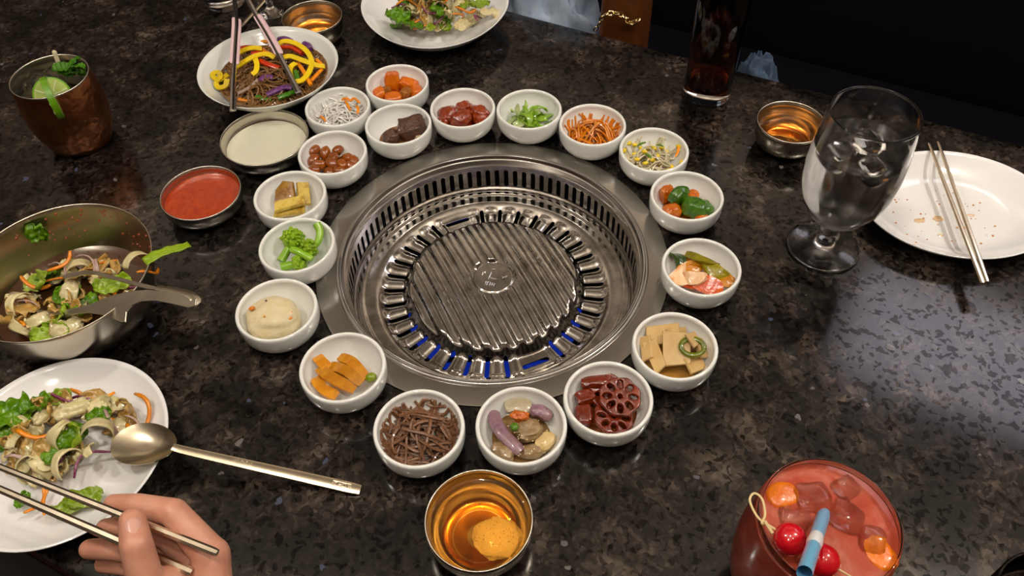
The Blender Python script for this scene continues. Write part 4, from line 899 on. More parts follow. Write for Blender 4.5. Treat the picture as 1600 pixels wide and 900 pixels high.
# cucumber kimchi
mcg = food('cucumber_skin', (.018, .065, .008), (.060, .16, .018), 140, .2, .7, c3=(.10, .20, .03)); mcr = food('chilli_coated', (.42, .075, .010), (.62, .22, .07), 170, .25, .5)
pool('cucumber', .0090, plain('chilli_liquid_b', (.46, .12, .02), .12, coat=.5), 'chilli_liquid', 'thin orange liquid under the cucumber kimchi')
for i, (x, y, z, r, rot, m, lab) in enumerate(((-.0040, .0110, .0190, (.0110, .0085, .0085), (.2, .2, .3), mcg, 'dark green cucumber kimchi piece at the back of its bowl'), (.0080, -.0060, .0180, (.0125, .0095, .0090), (-.2, .1, -.5), mcg, 'dark green cucumber kimchi piece at the front of its bowl'), (.0175, -.0060, .0175, (.0070, .0090, .0070), (0, .4, .2), mcg, 'dark green cucumber kimchi piece at the right of its bowl'),
        (-.0155, .0145, .0185, (.0075, .0065, .0095), (.1, -.2, .3), mcr, 'red chilli-coated cucumber chunk at the back left'), (-.0130, -.0055, .0155, (.0090, .0070, .0065), (0, 0, .2), mcr, 'red chilli-coated cucumber chunk at the front left'), (.0080, .0090, .0175, (.0075, .0065, .0070), (0, 0, 1), mcr, 'red chilli-coated cucumber chunk between the green pieces'), (.0130, -.0150, .0150, (.0065, .0050, .0045), (0, 0, .5), mcr, 'small red chilli-coated chunk at the front right'))):
    chunk('cucumber', 'cucumber_kimchi_piece', x, y, z, r, rot, m, lab, 'kimchi', 'cucumber kimchi pieces', .75, .2, i * 2, 16)
# cabbage kimchi
kr, ko, kp, kg = food('kimchi_red', (.48, .035, .010), (.66, .13, .03), 120, .2, .6), food('kimchi_orange', (.62, .20, .02), (.76, .36, .06), 110, .2, .6, trans=.15), food('kimchi_pale', (.72, .42, .24), (.80, .56, .36), 90, .22, .6, c3=(.66, .24, .08)), food('kimchi_green', (.16, .15, .010), (.34, .27, .03), 110, .25, .6)
for i, (x, y, z, L, Wd, rz, tx, m, lab) in enumerate(((-.0180, .0160, .0190, .022, .012, 2.2, .4, food('kimchi_leaf', (.020, .05, .012), (.06, .10, .02), 100, .25, .6), 'dark green kimchi leaf at the back left'), (-.0160, -.0030, .0185, .024, .017, .7, .3, kp, 'pale kimchi stem piece at the left'), (.0030, -.0120, .0190, .030, .017, -.35, .3, kr, 'deep red kimchi piece at the front'), (-.0050, .0135, .0215, .028, .015, -.3, -.2, ko, 'orange kimchi piece at the back'),
        (.0020, .0090, .0235, .030, .007, -.5, 0, kg, 'long olive kimchi strip across the middle'), (.0110, .0010, .0215, .026, .013, -.8, .2, kg, 'olive kimchi piece right of centre'), (.0190, -.0060, .0185, .020, .014, -.9, .2, ko, 'orange brown kimchi piece at the right'), (-.0080, .0050, .0225, .022, .013, .3, .3, ko, 'orange kimchi piece in the middle, on top'), (-.0040, -.0050, .0140, .032, .024, .2, 0, kr, 'deep red kimchi piece under the others'), (-.0060, -.0080, .0215, .020, .012, -.2, .4, kp, 'pale kimchi stem piece at the front'))):
    b = BOWL['kimchi']; o = put('kimchi_piece', slice_mesh(L, Wd, .9 - .3 * (i % 4), 1.2 - .5 * (i % 5), i + 40, m, .0026, 'kimchi_piece'), None, (b[0] + x * FS, b[1] + y * FS, fz(z)), (tx, .15 * (i % 3 - 1), rz), FS); T(o, lab, 'kimchi', 'cabbage kimchi pieces')
# pickled radish slices and pepper ring
mdk = food('pickled_radish', (.58, .38, .16), (.70, .50, .25), 45, .22, .6, .1, trans=.12); mjp = food('pepper_green', (.09, .13, .010), (.18, .20, .02), 90, .2, .6)
pool('daikon', .0120, plain('soy_brine', (.34, .17, .03), .08, coat=.6), 'soy_brine', 'light brown brine under the pickled radish slices')
quad = lambda w_, h, s_: [(-w_ * (1 - .25 * s_), -h), (w_ * .9, -h * (1 - .2 * s_)), (w_, h * .85), (-w_ * .8, h)]
for i, (x, y, z, w_, h, rot, lab) in enumerate(((-.0070, .0165, .0230, .0150, .0085, (.30, -.10, .1), 'wide tan pickled radish slice at the back'), (.0010, .0000, .0255, .0125, .0150, (.32, -.12, -.1), 'largest tan pickled radish slice in the centre'), (-.0160, -.0040, .0215, .0068, .0150, (.2, -.6, .15), 'narrow tan pickled radish slice left of the centre one'), (-.0215, .0050, .0210, .0055, .0110, (.2, -.8, -.1), 'narrow tan pickled radish slice at the far left'), (.0150, -.0120, .0200, .0100, .0070, (.3, .3, .5), 'tan pickled radish slice at the front right'), (.0220, .0030, .0215, .0070, .0110, (.1, .6, .2), 'tan pickled radish slice at the far right'), (.0050, .0140, .0205, .0100, .0090, (.5, .1, .3), 'tan pickled radish slice behind the pepper ring'))):
    slab('daikon', 'pickled_radish_slice', x, y, z, quad(w_, h, i % 3 * .6), .0030, rot, mdk, lab, 'radish', 'pickled radish slices')
slab('daikon', 'pickled_radish_slice', .0145, .0035, .0325, quad(.0058, .0065, 1), .0024, (.35, .2, .6), mdk, 'small tan pickled radish slice lying on the pepper ring', 'radish', 'pickled radish slices')
b = BOWL['daikon']; o = MB().tube([(.0100 * cos(a), .0078 * sin(a), 0) for a in [2 * pi * k / 28 for k in range(29)]], .0024, 8, flat=.75, cap=False).build('pepper_ring', mjp, None, (b[0] + .0135 * FS, b[1] - .0020 * FS, fz(.0300)), (.3, -.1, -.3)); T(o, 'green pepper ring on the tan pickled radish', 'pepper')
# lotus root
mlo = food('lotus_root', (.10, .016, .010), (.22, .045, .025), 120, .2, .6, .3)
def lotus_mesh(R, th, seed):
    n = 54; holes = 8; mb = MB(); rg = random.Random(seed)
    nr = [i / 10 for i in range(11)]; ok = {}
    def keep(r, a):
        if r < .14: return not (r < .10)
        q = (a / (2 * pi) * holes) % 1; d = abs(q - .5) * 2 * pi / holes * r
        return not (hypot(d * 1.05, (r - .60) * .62) < .135)
    G = 46; cells = set()
    for i in range(G):
        for j in range(G):
            x, y = (i + .5) / G * 2 - 1, (j + .5) / G * 2 - 1; r, a = hypot(x, y), atan2(y, x) % (2 * pi)
            if r < .97 + .03 * cos(holes * a) and keep(r, a): cells.add((i, j))
    vid = {}
    def V(i, j, t):
        k = (i, j, t)
        if k not in vid:
            x, y = i / G * 2 - 1, j / G * 2 - 1; vid[k] = len(mb.v); mb.v.append((x * R, y * R, (th / 2 if t else -th / 2) + .0006 * noise.noise(Vector((x * 2, y * 2, seed)))))
        return vid[k]
    for (i, j) in cells:
        mb.f.append((V(i, j, 1), V(i + 1, j, 1), V(i + 1, j + 1, 1), V(i, j + 1, 1))); mb.f.append((V(i, j + 1, 0), V(i + 1, j + 1, 0), V(i + 1, j, 0), V(i, j, 0)))
        for (di, dj, p, q) in ((1, 0, (1, 0), (1, 1)), (-1, 0, (0, 1), (0, 0)), (0, 1, (1, 1), (0, 1)), (0, -1, (0, 0), (1, 0))):
            if (i + di, j + dj) not in cells: mb.f.append((V(i + p[0], j + p[1], 1), V(i + p[0], j + p[1], 0), V(i + q[0], j + q[1], 0), V(i + q[0], j + q[1], 1)))
    return mb.mesh('lotus_root_slice', mlo, ang=180)
pool('lotus', .0120, plain('dark_syrup', (.16, .045, .008), .08, coat=.6), 'dark_syrup', 'dark brown syrup under the lotus root slices')
lm = lotus_mesh(.0165, .0048, 1)
for (x, y, z, rot, sc, lab) in ((.0095, .0030, .0255, (.20, -.05, .3), 1.0, 'round dark red lotus root slice with holes, lying on top'), (.0035, -.0110, .0185, (.15, .10, 1.1), .95, 'round dark red lotus root slice with holes, under the top one'), (.0030, .0120, .0165, (.2, .1, .6), 1.0, 'round dark red lotus root slice at the back, mostly covered')):
    b = BOWL['lotus']; o = put('lotus_root_slice', lm, None, (b[0] + x * FS, b[1] + y * FS, fz(z)), rot, sc * FS); T(o, lab, 'lotus root', 'lotus root slices')
    if lab.startswith('round dark red lotus root slice with holes'):
        sb = o.modifiers.new('soften', 'SMOOTH'); sb.factor = .6; sb.iterations = 3
for i, (x, y, z, r, rz, lab) in enumerate(((-.0165, .0075, .0185, (.0080, .0060, .0055), .3, 'dark red glazed piece at the back left of the lotus root'), (-.0185, -.0080, .0175, (.0070, .0085, .0055), 0, 'dark red glazed piece at the left of the lotus root'), (-.0060, .0190, .0215, (.0130, .0050, .0050), .1, 'long dark red glazed piece behind the lotus root'))):
    chunk('lotus', 'lotus_root_end', x, y, z, r, (0, 0, rz), mlo, lab, 'lotus root', 'lotus root slices', .6, .18, i, 16)
# eggplant
mep = food('eggplant_purple', (.13, .055, .085), (.27, .16, .20), 120, .3, .5, c3=(.20, .11, .08)); meb = food('eggplant_flesh', (.24, .15, .08), (.42, .30, .16), 140, .3, .5, .5)
pool('eggplant', .0110, plain('eggplant_juice', (.26, .15, .06), .1, coat=.5), 'eggplant_juice', 'brown dressing under the eggplant salad')
def strip3(b, name, P, w_, flat, m, lab, cat, group=None, sec=10):
    strip_thing(b, name, spline([Vector((p[0] * FS, p[1] * FS, fz(p[2]))) for p in P], 5), w_ * FS, flat, m, lab, cat, group, sec)
strip3('eggplant', 'eggplant_strip', ((-.0215, .0180, .0190), (-.0185, .0060, .0215), (-.0130, -.0040, .0220), (-.0010, -.0170, .0190)), .0052, .6, mep, 'long purple eggplant strip down the left side', 'eggplant', 'eggplant pieces')
strip3('eggplant', 'eggplant_strip', ((.0080, .0170, .0210), (.0150, .0160, .0225), (.0225, .0110, .0200)), .0052, .7, mep, 'short purple eggplant strip at the back right', 'eggplant', 'eggplant pieces')
strip3('eggplant', 'eggplant_strip', ((-.0120, .0220, .0200), (-.0020, .0230, .0215), (.0080, .0210, .0200)), .0060, .35, food('eggplant_grey', (.42, .36, .24), (.55, .48, .34), 80, .25, .5), 'pale grey eggplant slice at the back', 'eggplant', 'eggplant pieces')
for i, (x, y, z, r, rz, m, lab) in enumerate(((.0060, .0010, .0190, (.0100, .0085, .0065), .3, meb, 'brown eggplant flesh piece in the middle'), (.0180, -.0080, .0175, (.0090, .0060, .0045), .7, food('onion_soft', (.50, .36, .16), (.62, .50, .28), 90, .2, .6), 'pale soft onion piece at the front right'), (-.0135, -.0150, .0165, (.0090, .0055, .0050), -.5, meb, 'brown eggplant flesh piece at the front left'), (.0080, -.0150, .0160, (.0100, .0050, .0045), .1, meb, 'brown eggplant flesh piece at the front'))):
    chunk('eggplant', 'eggplant_piece', x, y, z, r, (0, 0, rz), m, lab, 'eggplant', 'eggplant pieces', .8, .25, i, 16)
chunk('eggplant', 'chilli_bit', -.0005, .0100, .0255, (.0068, .0038, .0036), (0, .1, -.1), food('chilli_bit', (.62, .09, .006), (.76, .22, .02), 260, .25, .5, .8), 'bright orange red chilli heap on the eggplant', 'chilli', None, .8, .4, 3, 16)
chunk('eggplant', 'scallion_bit', -.0050, .0010, .0250, (.0032, .0030, .0024), (0, 0, .3), msc, 'dark green scallion bit on the eggplant', 'scallion', None, .8, .2, 3, 10)
mb = MB()
for i in range(60):
    a = rng.uniform(0, 2 * pi); r = .022 * sqrt(rng.random()); mb.blob((.0008, .0005, .0004), i, .1, 1, 5, c=(r * cos(a), r * sin(a), .0225 + rng.uniform(-.002, .002) - r * .1))
o = mb.build('sesame_seeds', plain('sesame', (.72, .58, .36), .5), None, BOWL['eggplant'] + (0,)); T(o, 'toasted sesame seeds sprinkled over the eggplant salad', 'sesame seeds'); o['kind'] = 'stuff'
# shredded beef
msb = food('shredded_beef', (.11, .050, .026), (.26, .135, .080), 170, .33, .45, .5)
for i in range(125):
    p = strand(rng, rng.uniform(.020, .040), .030, .036, .012, lvl=(i / 125) ** .8, wig=.9, n=8); strip_thing('beef', 'beef_shred', p, rng.uniform(.0010, .0017), .8, msb, 'thin brown beef shred in the tall heap', 'beef', 'brown beef shreds', 6)
# fish cake
mfc = food('fish_cake', (.46, .17, .030), (.66, .31, .070), 90, .2, .8, .5, bscale=140)
for i, (P, w_, lab) in enumerate((((( -.0235, .0150, .0225), (-.0180, .0080, .0240), (-.0100, .0010, .0215)), .0052, 'orange fish cake piece at the back left'), (((-.0205, .0040, .0225), (-.0080, -.0070, .0240), (.0100, -.0160, .0200)), .0054, 'longest orange fish cake piece across the front'), (((-.0120, .0060, .0225), (.0020, -.0010, .0250), (.0150, -.0110, .0215)), .0052, 'long orange fish cake piece on top in the middle'), (((-.0060, .0160, .0200), (.0060, .0080, .0235), (.0180, -.0060, .0205)), .0050, 'orange fish cake piece at the back right'), (((-.0235, -.0030, .0185), (-.0150, -.0140, .0195), (-.0040, -.0200, .0175)), .0054, 'orange fish cake piece at the front left'), (((-.0130, .0080, .0150), (0, .0020, .0140), (.0100, -.0080, .0140)), .0060, 'orange fish cake piece underneath the rest'))):
    strip3('fishcake', 'fish_cake_piece', P, w_ * 1.22, .34, mfc, lab, 'fish cake', 'fish cake pieces', 4)
chunk('fishcake', 'green_pea', .0215, -.0045, .0200, (.0048, .0040, .0040), (0, 0, .3), food('pea_green', (.16, .22, .02), (.26, .32, .05), 60, .2, .6), 'single round green pea beside the fish cake', 'pea', None, 1, .04, 1, 12)
# egg pancake
mpb, mpy = food('pancake_brown', (.20, .075, .025), (.46, .27, .07), 110, .35, .3, .5), food('pancake_yellow', (.50, .34, .06), (.66, .50, .15), 120, .35, .3, .5, c3=(.36, .20, .045))
slab('pancake', 'egg_pancake', -.0080, .0110, .0220, [(-.0125, -.0090), (.0085, -.0110), (.0105, .0080), (.0010, .0120), (-.0080, .0050)], .0060, (.55, -.15, .2), mpb, 'browned egg pancake piece at the back left', 'pancake', 'egg pancake pieces', .0014)
slab('pancake', 'egg_pancake', .0100, .0110, .0210, [(-.0060, -.0130), (.0060, -.0120), (.0050, .0120), (-.0070, .0110)], .0060, (.35, .35, .25), mpy, 'golden egg pancake piece at the back right', 'pancake', 'egg pancake pieces', .0014)
slab('pancake', 'egg_pancake', -.0010, -.0045, .0225, [(-.0150, -.0055), (.0140, -.0050), (.0150, .0050), (-.0140, .0060)], .0060, (.25, -.12, .22), mpy, 'golden egg pancake piece in front with green flecks', 'pancake', 'egg pancake pieces', .0014)
slab('pancake', 'egg_pancake', -.0020, -.0060, .0155, [(-.0150, -.0070), (.0150, -.0060), (.0140, .0070), (-.0140, .0070)], .0055, (.10, -.05, .05), mpy, 'golden egg pancake piece underneath the others', 'pancake', 'egg pancake pieces', .0014)
# broccoli
mbs, mbh = food('broccoli_stem', (.20, .40, .040), (.34, .54, .10), 60, .3, .4), food('broccoli_head', (.16, .34, .018), (.38, .56, .05), 260, .5, .2, .9)
def broccoli(head, R, stem, lab, rs):
    b = BOWL['broccoli']; g = empty('broccoli_floret', (b[0] + head[0], b[1] + head[1], head[2])); T(g, lab, 'broccoli', 'broccoli florets'); H0 = Vector(head)
    pts = spline([H0 * 0] + [Vector(s_) - H0 for s_ in stem], 5); N = len(pts); MB().tube(pts, [rs * (.8 + .3 * i / (N - 1)) for i in range(N)], 12).build('stem', mbs, g)
    d = (Vector(stem[0]) - H0).normalized(); rg = random.Random(int(R * 1e5)); mb = MB()
    for i in range(120):
        q = Vector((rg.gauss(0, 1), rg.gauss(0, 1), rg.gauss(0, 1))).normalized()
        if q.dot(d) > .45: continue
        rr = R * rg.uniform(.78, 1.05); s_ = rg.uniform(.0013, .0024); mb.blob((s_, s_, s_), i, .25, 2, 5, c=q * rr)
    mb.blob((R * .85,) * 3, 3, .1, n=10); mb.build('crown', mbh, g)
    for i in range(4):
        q = (Vector((rg.uniform(-1, 1), rg.uniform(-1, 1), rg.uniform(-1, 1))) - d).normalized(); MB().tube([-d * -.004, q * R * .8], [.0022, .0016], 7).build('branch', mbs, g)
broccoli((-.0085, .0120, .0270), .0118, ((-.0130, .0030, .0230), (-.0190, -.0090, .0190)), 'broccoli floret at the back left with its stem to the front', .0042)
broccoli((.0105, .0020, .0265), .0090, ((.0170, .0080, .0270), (.0190, .0190, .0310), (.0155, .0260, .0360)), 'broccoli floret with its curved stem rising on the right', .0040)
broccoli((-.0020, -.0135, .0200), .0068, ((-.0080, -.0150, .0195), (-.0170, -.0170, .0185)), 'broccoli floret lying at the front of its bowl', .0044)
broccoli((.0020, .0060, .0170), .0080, ((.0030, -.0050, .0150), (.0020, -.012, .0130)), 'dark broccoli floret half hidden under the others', .0040)
strip3('broccoli', 'broccoli_piece', ((-.0070, -.0010, .0265), (.0030, -.0060, .0262), (.0130, -.0120, .0240)), .0036, .9, mbs, 'bare broccoli stem lying across the front', 'broccoli', None)
# potato salad scoop
o = chunk('potato', 'potato_scoop', -.0050, -.0015, .0190, (.0225, .0200, .0150), (0, 0, .2), food('potato_salad', (.72, .60, .36), (.80, .71, .50), 90, .55, .05, .9, bscale=160), 'round pale scoop of potato salad with carrot flecks', 'potato salad', None, .95, .10, 2, 30)
for i, (x, y, z, s_, m) in enumerate(((-.0140, .0035, .0132, .0030, mcar), (.0155, -.0090, .0075, .0026, mcar), (.0105, -.0125, .0078, .0016, 'p'), (-.0020, .0080, .0148, .0011, 'p'), (.0170, -.0050, .0090, .0018, mcar), (-.0040, -.0080, .0140, .0012, mcar))):
    MB().blob((s_, s_ * .7, s_ * .6), i, .2, 2, 7).build('carrot_fleck' if m != 'p' else 'cabbage_fleck', m if m != 'p' else plain('purple_fleck', (.10, .01, .05), .4), o, (x * FS, y * FS, z * FS + .0004), (0, 0, i))
# strips laid on the noodles
JAP_EGG = [('yellow egg strip curling at the left end of the noodles', [(-0.3398, 0.35, 0.034), (-0.3475, 0.3421, 0.033), (-0.3568, 0.3481, 0.031), (-0.3603, 0.3566, 0.031), (-0.353, 0.3562, 0.033), (-0.3469, 0.3434, 0.036), (-0.3528, 0.3397, 0.03), (-0.3495, 0.3328, 0.028), (-0.3406, 0.3324, 0.03), (-0.3386, 0.3404, 0.034)]), ('wide yellow egg strip at the back left of the noodles', [(-0.3352, 0.3896, 0.037), (-0.3255, 0.3949, 0.039), (-0.3154, 0.3965, 0.04), (-0.3064, 0.3985, 0.037)]), ('long yellow egg strip across the middle left of the noodles', [(-0.3317, 0.3622, 0.036), (-0.3208, 0.3701, 0.039), (-0.3084, 0.3781, 0.041), (-0.2954, 0.3804, 0.041), (-0.2864, 0.3772, 0.038)]), ('short yellow egg strip dropping from the long one', [(-0.3104, 0.3768, 0.039), (-0.3058, 0.3638, 0.038), (-0.3054, 0.3526, 0.036), (-0.3098, 0.3487, 0.034)]), ('large looping yellow egg strip at the right of the noodles', [(-0.2875, 0.4081, 0.037), (-0.279, 0.4112, 0.039), (-0.264, 0.4039, 0.04), (-0.248, 0.387, 0.04), (-0.2388, 0.3665, 0.038), (-0.24, 0.3484, 0.036), (-0.2467, 0.335, 0.034), (-0.2556, 0.3327, 0.033)]), ('yellow egg strip running to the right end of the noodles', [(-0.2768, 0.3724, 0.04), (-0.2661, 0.3747, 0.041), (-0.2501, 0.3669, 0.04), (-0.2336, 0.3621, 0.036), (-0.2239, 0.3646, 0.032)]), ('small yellow egg strip inside the loop at the right', [(-0.2585, 0.3645, 0.038), (-0.2631, 0.3563, 0.038), (-0.2626, 0.3452, 0.036), (-0.2593, 0.3369, 0.034)])]
JAP_RED = [('red pepper strip at the back left of the noodles', [(-0.3413, 0.4076, 0.034), (-0.3305, 0.408, 0.036), (-0.3208, 0.4097, 0.035)]), ('red pepper strip in the middle of the noodles', [(-0.3058, 0.3767, 0.037), (-0.2939, 0.3675, 0.038), (-0.2784, 0.3613, 0.036)]), ('red pepper strip at the back right of the noodles', [(-0.2846, 0.408, 0.035), (-0.2698, 0.4043, 0.037), (-0.2546, 0.3918, 0.036)]), ('small red pepper strip left of the middle', [(-0.3192, 0.3933, 0.036), (-0.3127, 0.3959, 0.037), (-0.3052, 0.4, 0.036)])]
JAP_CAR = [('wide orange carrot strip at the right of the noodles', [(-0.2584, 0.3717, 0.036), (-0.2489, 0.3543, 0.037), (-0.2367, 0.3305, 0.032)]), ('orange carrot strip at the far right of the noodles', [(-0.2379, 0.3388, 0.032), (-0.2313, 0.3523, 0.033), (-0.2277, 0.362, 0.032)]), ('orange carrot strip at the back right edge', [(-0.2366, 0.3809, 0.034), (-0.2307, 0.3734, 0.033), (-0.2262, 0.3676, 0.031)]), ('orange carrot strip at the front edge of the noodles', [(-0.3247, 0.3197, 0.022), (-0.3153, 0.3175, 0.022), (-0.3035, 0.3154, 0.022)]), ('orange carrot strip in the middle of the noodles', [(-0.3069, 0.4015, 0.037), (-0.2982, 0.3923, 0.038), (-0.289, 0.386, 0.037)]), ('orange carrot strip at the back of the noodles', [(-0.3258, 0.4297, 0.03), (-0.3171, 0.4308, 0.031), (-0.306, 0.4272, 0.031)])]
JAP_PUR = [('purple cabbage piece at the front of the noodles', [(-0.2879, 0.3167, 0.03), (-0.2777, 0.3215, 0.032), (-0.2673, 0.3278, 0.032), (-0.2593, 0.3275, 0.031)]), ('purple cabbage piece in the middle of the noodles', [(-0.2984, 0.3372, 0.035), (-0.2936, 0.3438, 0.036), (-0.2839, 0.3434, 0.035)]), ('purple cabbage piece at the back of the noodles', [(-0.293, 0.4327, 0.031), (-0.2835, 0.4307, 0.033), (-0.274, 0.4242, 0.032)]), ('purple cabbage piece at the back right of the noodles', [(-0.2579, 0.4204, 0.032), (-0.2516, 0.4141, 0.033), (-0.2477, 0.4049, 0.033)])]
JAP_GRN = [('green pepper strip at the front of the noodles', [(-0.2734, 0.3108, 0.029), (-0.2638, 0.3143, 0.031), (-0.251, 0.3245, 0.03)]), ('dark green strip inside the egg loop', [(-0.2581, 0.3533, 0.036), (-0.2552, 0.3435, 0.035), (-0.2556, 0.3381, 0.033)]), ('green scallion strip at the front left of the noodles', [(-0.3015, 0.3187, 0.026), (-0.2925, 0.3143, 0.026), (-0.283, 0.3139, 0.025)])]
JAP_ONI = [('pale onion strip at the front left of the noodles', [(-0.3252, 0.325, 0.027), (-0.312, 0.3298, 0.031), (-0.3019, 0.3415, 0.034)])]
# ------------------------------------------------------------------ steel salad bowl and the salads
rng = random.Random(23)
SBX, SBY, SBR, SBH = -.4186, .0073, .0856, .070
M_sbowl = steel('salad_bowl_steel', (.64, .57, .46), .24, .8, .05, 30)
T(MB().lathe([(0, .0006), (.0480, .0006), (.0500, 0), (.0545, .0012), (.0630, .0070), (.0715, .0210), (.0790, .0430), (.0843, .0650), (.0856, .0686), (.0854, .0697), (.0846, .0700), (.0841, .0691), (.0830, .0648), (.0777, .0432), (.0702, .0215), (.0615, .0085), (.0525, .0030), (0, .0025)], 96).build('salad_bowl', M_sbowl, None, (SBX, SBY, 0), ang=180), 'large flared steel bowl of leftover salad and tongs', 'bowl')
mlg = food('lettuce_green', (.055, .17, .012), (.16, .34, .030), 60, .28, .45, .35, c3=(.28, .46, .07), trans=.3)
mll = food('lettuce_lime', (.30, .46, .045), (.48, .60, .13), 50, .28, .45, .3, trans=.3)
mlp = food('lettuce_pale', (.66, .58, .28), (.80, .72, .44), 45, .22, .5, .25, c3=(.70, .48, .20), trans=.12)
mlb = food('lettuce_dressed', (.54, .31, .09), (.72, .52, .24), 50, .18, .6, .3, trans=.12)
mpc = food('purple_cabbage', (.10, .012, .045), (.20, .035, .09), 90, .25, .5, c3=(.45, .24, .32))
mon = food('red_onion', (.50, .34, .30), (.64, .48, .42), 70, .2, .6, trans=.2)
def leaf_mesh(name, mat, L, Wd, curl, ruf, seed, th=.0007, nu=20, nv=14):
    sv = Vector((seed * 3.7, seed * 1.9, seed * .7))
    def fn(u, v):
        X, Y = (u - .5) * 2, (v - .5) * 2
        wd = Wd * .5 * (sqrt(max(.0, 1 - X ** 4)) * .8 + .2) * (1 + .16 * noise.noise(Vector((u * 4, 0, 0)) + sv))
        x, y = X * L * .5 * (1 + .10 * noise.noise(Vector((0, v * 4, 1)) + sv)), Y * wd
        z = curl * (X * X * L * .35 + Y * Y * Wd * .45) + ruf * (abs(Y) ** 2 + .35) * .5 * noise.noise(Vector((u * 5.5, v * 5, 2)) + sv) * 1.6 + ruf * .35 * noise.noise(Vector((u * 13, v * 12, 5)) + sv)
        return (x, y, z)
    return MB().sheet(fn, nu, nv, th).mesh(name, mat, ang=180)
def curl_mesh(name, mat, R, w_, sweep, seed, th=.0011):
    """a curled shred of lettuce heart"""
    def fn(u, v):
        a = u * sweep; r = R * (1 + .25 * u) * (1 + .08 * noise.noise(Vector((u * 4, v * 2, seed)))); return (r * cos(a), r * sin(a), (v - .5) * w_ * (1 - .4 * u) + .15 * w_ * noise.noise(Vector((u * 3, v * 3, seed + 9))))
    return MB().sheet(fn, 18, 6, th).mesh(name, mat, ang=180)
LG = [leaf_mesh('lettuce_leaf', mlg, rng.uniform(.032, .046), rng.uniform(.024, .034), rng.uniform(-.5, .5), .012, i) for i in range(6)]
LL = [leaf_mesh('lettuce_leaf', mll, rng.uniform(.028, .040), rng.uniform(.016, .026), rng.uniform(-.5, .6), .008, i + 20) for i in range(5)]
LP = [leaf_mesh('lettuce_shred', mlp, rng.uniform(.024, .036), rng.uniform(.010, .018), rng.uniform(-.6, .6), .007, i + 40, .0010, 14, 8) for i in range(6)]
LB = [leaf_mesh('lettuce_shred', mlb, rng.uniform(.026, .036), rng.uniform(.011, .018), rng.uniform(-.6, .6), .008, i + 60, .0010, 14, 8) for i in range(5)]
LC = [curl_mesh('lettuce_curl', mlp, rng.uniform(.008, .012), rng.uniform(.009, .013), rng.uniform(2.2, 3.4), i) for i in range(4)]
OC = [curl_mesh('onion_shred', mon, rng.uniform(.010, .014), .0035, rng.uniform(2.0, 3.0), i + 30) for i in range(3)]
def strip_mesh(name, mat, L, w_, flat, bend, seed):
    pts = [Vector(((i / 8 - .5) * L, bend * sin(i / 8 * pi) * L * .3, .12 * L * sin(i / 8 * pi * 1.5 + seed))) for i in range(9)]
    return MB().tube(pts, [w_ * (.7 if i in (0, 8) else 1) for i in range(9)], 8, flat=flat).mesh(name, mat, ang=180)
CS = [strip_mesh('carrot_strip', mcar, rng.uniform(.026, .036), .0019, .6, rng.uniform(-1, 1), i) for i in range(4)]
PS = [strip_mesh('cabbage_shred', mpc, rng.uniform(.022, .036), .0012, 1.4, rng.uniform(-1.2, 1.2), i + 9) for i in range(4)]
KIND = dict(g=(LG, 'lettuce_leaf', 'crinkled dark green lettuce leaf', 'lettuce'), l=(LL, 'lettuce_leaf', 'yellow-green lettuce leaf', 'lettuce'), p=(LP, 'lettuce_shred', 'pale crisp lettuce shred', 'lettuce'), b=(LB, 'lettuce_shred', 'tan dressing-soaked lettuce shred', 'lettuce'),
            c=(LC, 'lettuce_curl', 'curled pale lettuce rib', 'lettuce'), o=(OC, 'onion_shred', 'pale pink onion shred', 'onion'), k=(CS, 'carrot_strip', 'orange carrot strip', 'carrot'), v=(PS, 'cabbage_shred', 'purple cabbage shred', 'cabbage'))
def toss(kind, loc, rot, where, lab=None, sc=1.0):
    ms, nm, lb, cat = KIND[kind]; o = put(nm, rng.choice(ms), None, loc, rot, sc); T(o, lab or (lb + ' ' + where), cat, (lb + 's ' + where).replace('leafs', 'leaves')); return o
def heap(c, rx, ry, z0, top, seq, where, rz=0.0):
    n = len(seq)
    for i, k in enumerate(seq):
        lv = i / max(1, n - 1); a = i * 2.399 + rng.uniform(-.3, .3); r = sqrt(((i * .618) % 1.0)) * (1 - .25 * lv); x, y = r * cos(a) * rx, r * sin(a) * ry
        z = z0 + (top - z0) * (1 - r * r) * (.25 + .75 * lv) + .003
        tl = .5 if k in 'kv' else .75
        toss(k, (c[0] + x * cos(rz) - y * sin(rz), c[1] + x * sin(rz) + y * cos(rz), z), (rng.uniform(-tl, tl) + (1.2 if k in 'co' else 0), rng.uniform(-tl, tl), rng.uniform(0, 6.3)), where)
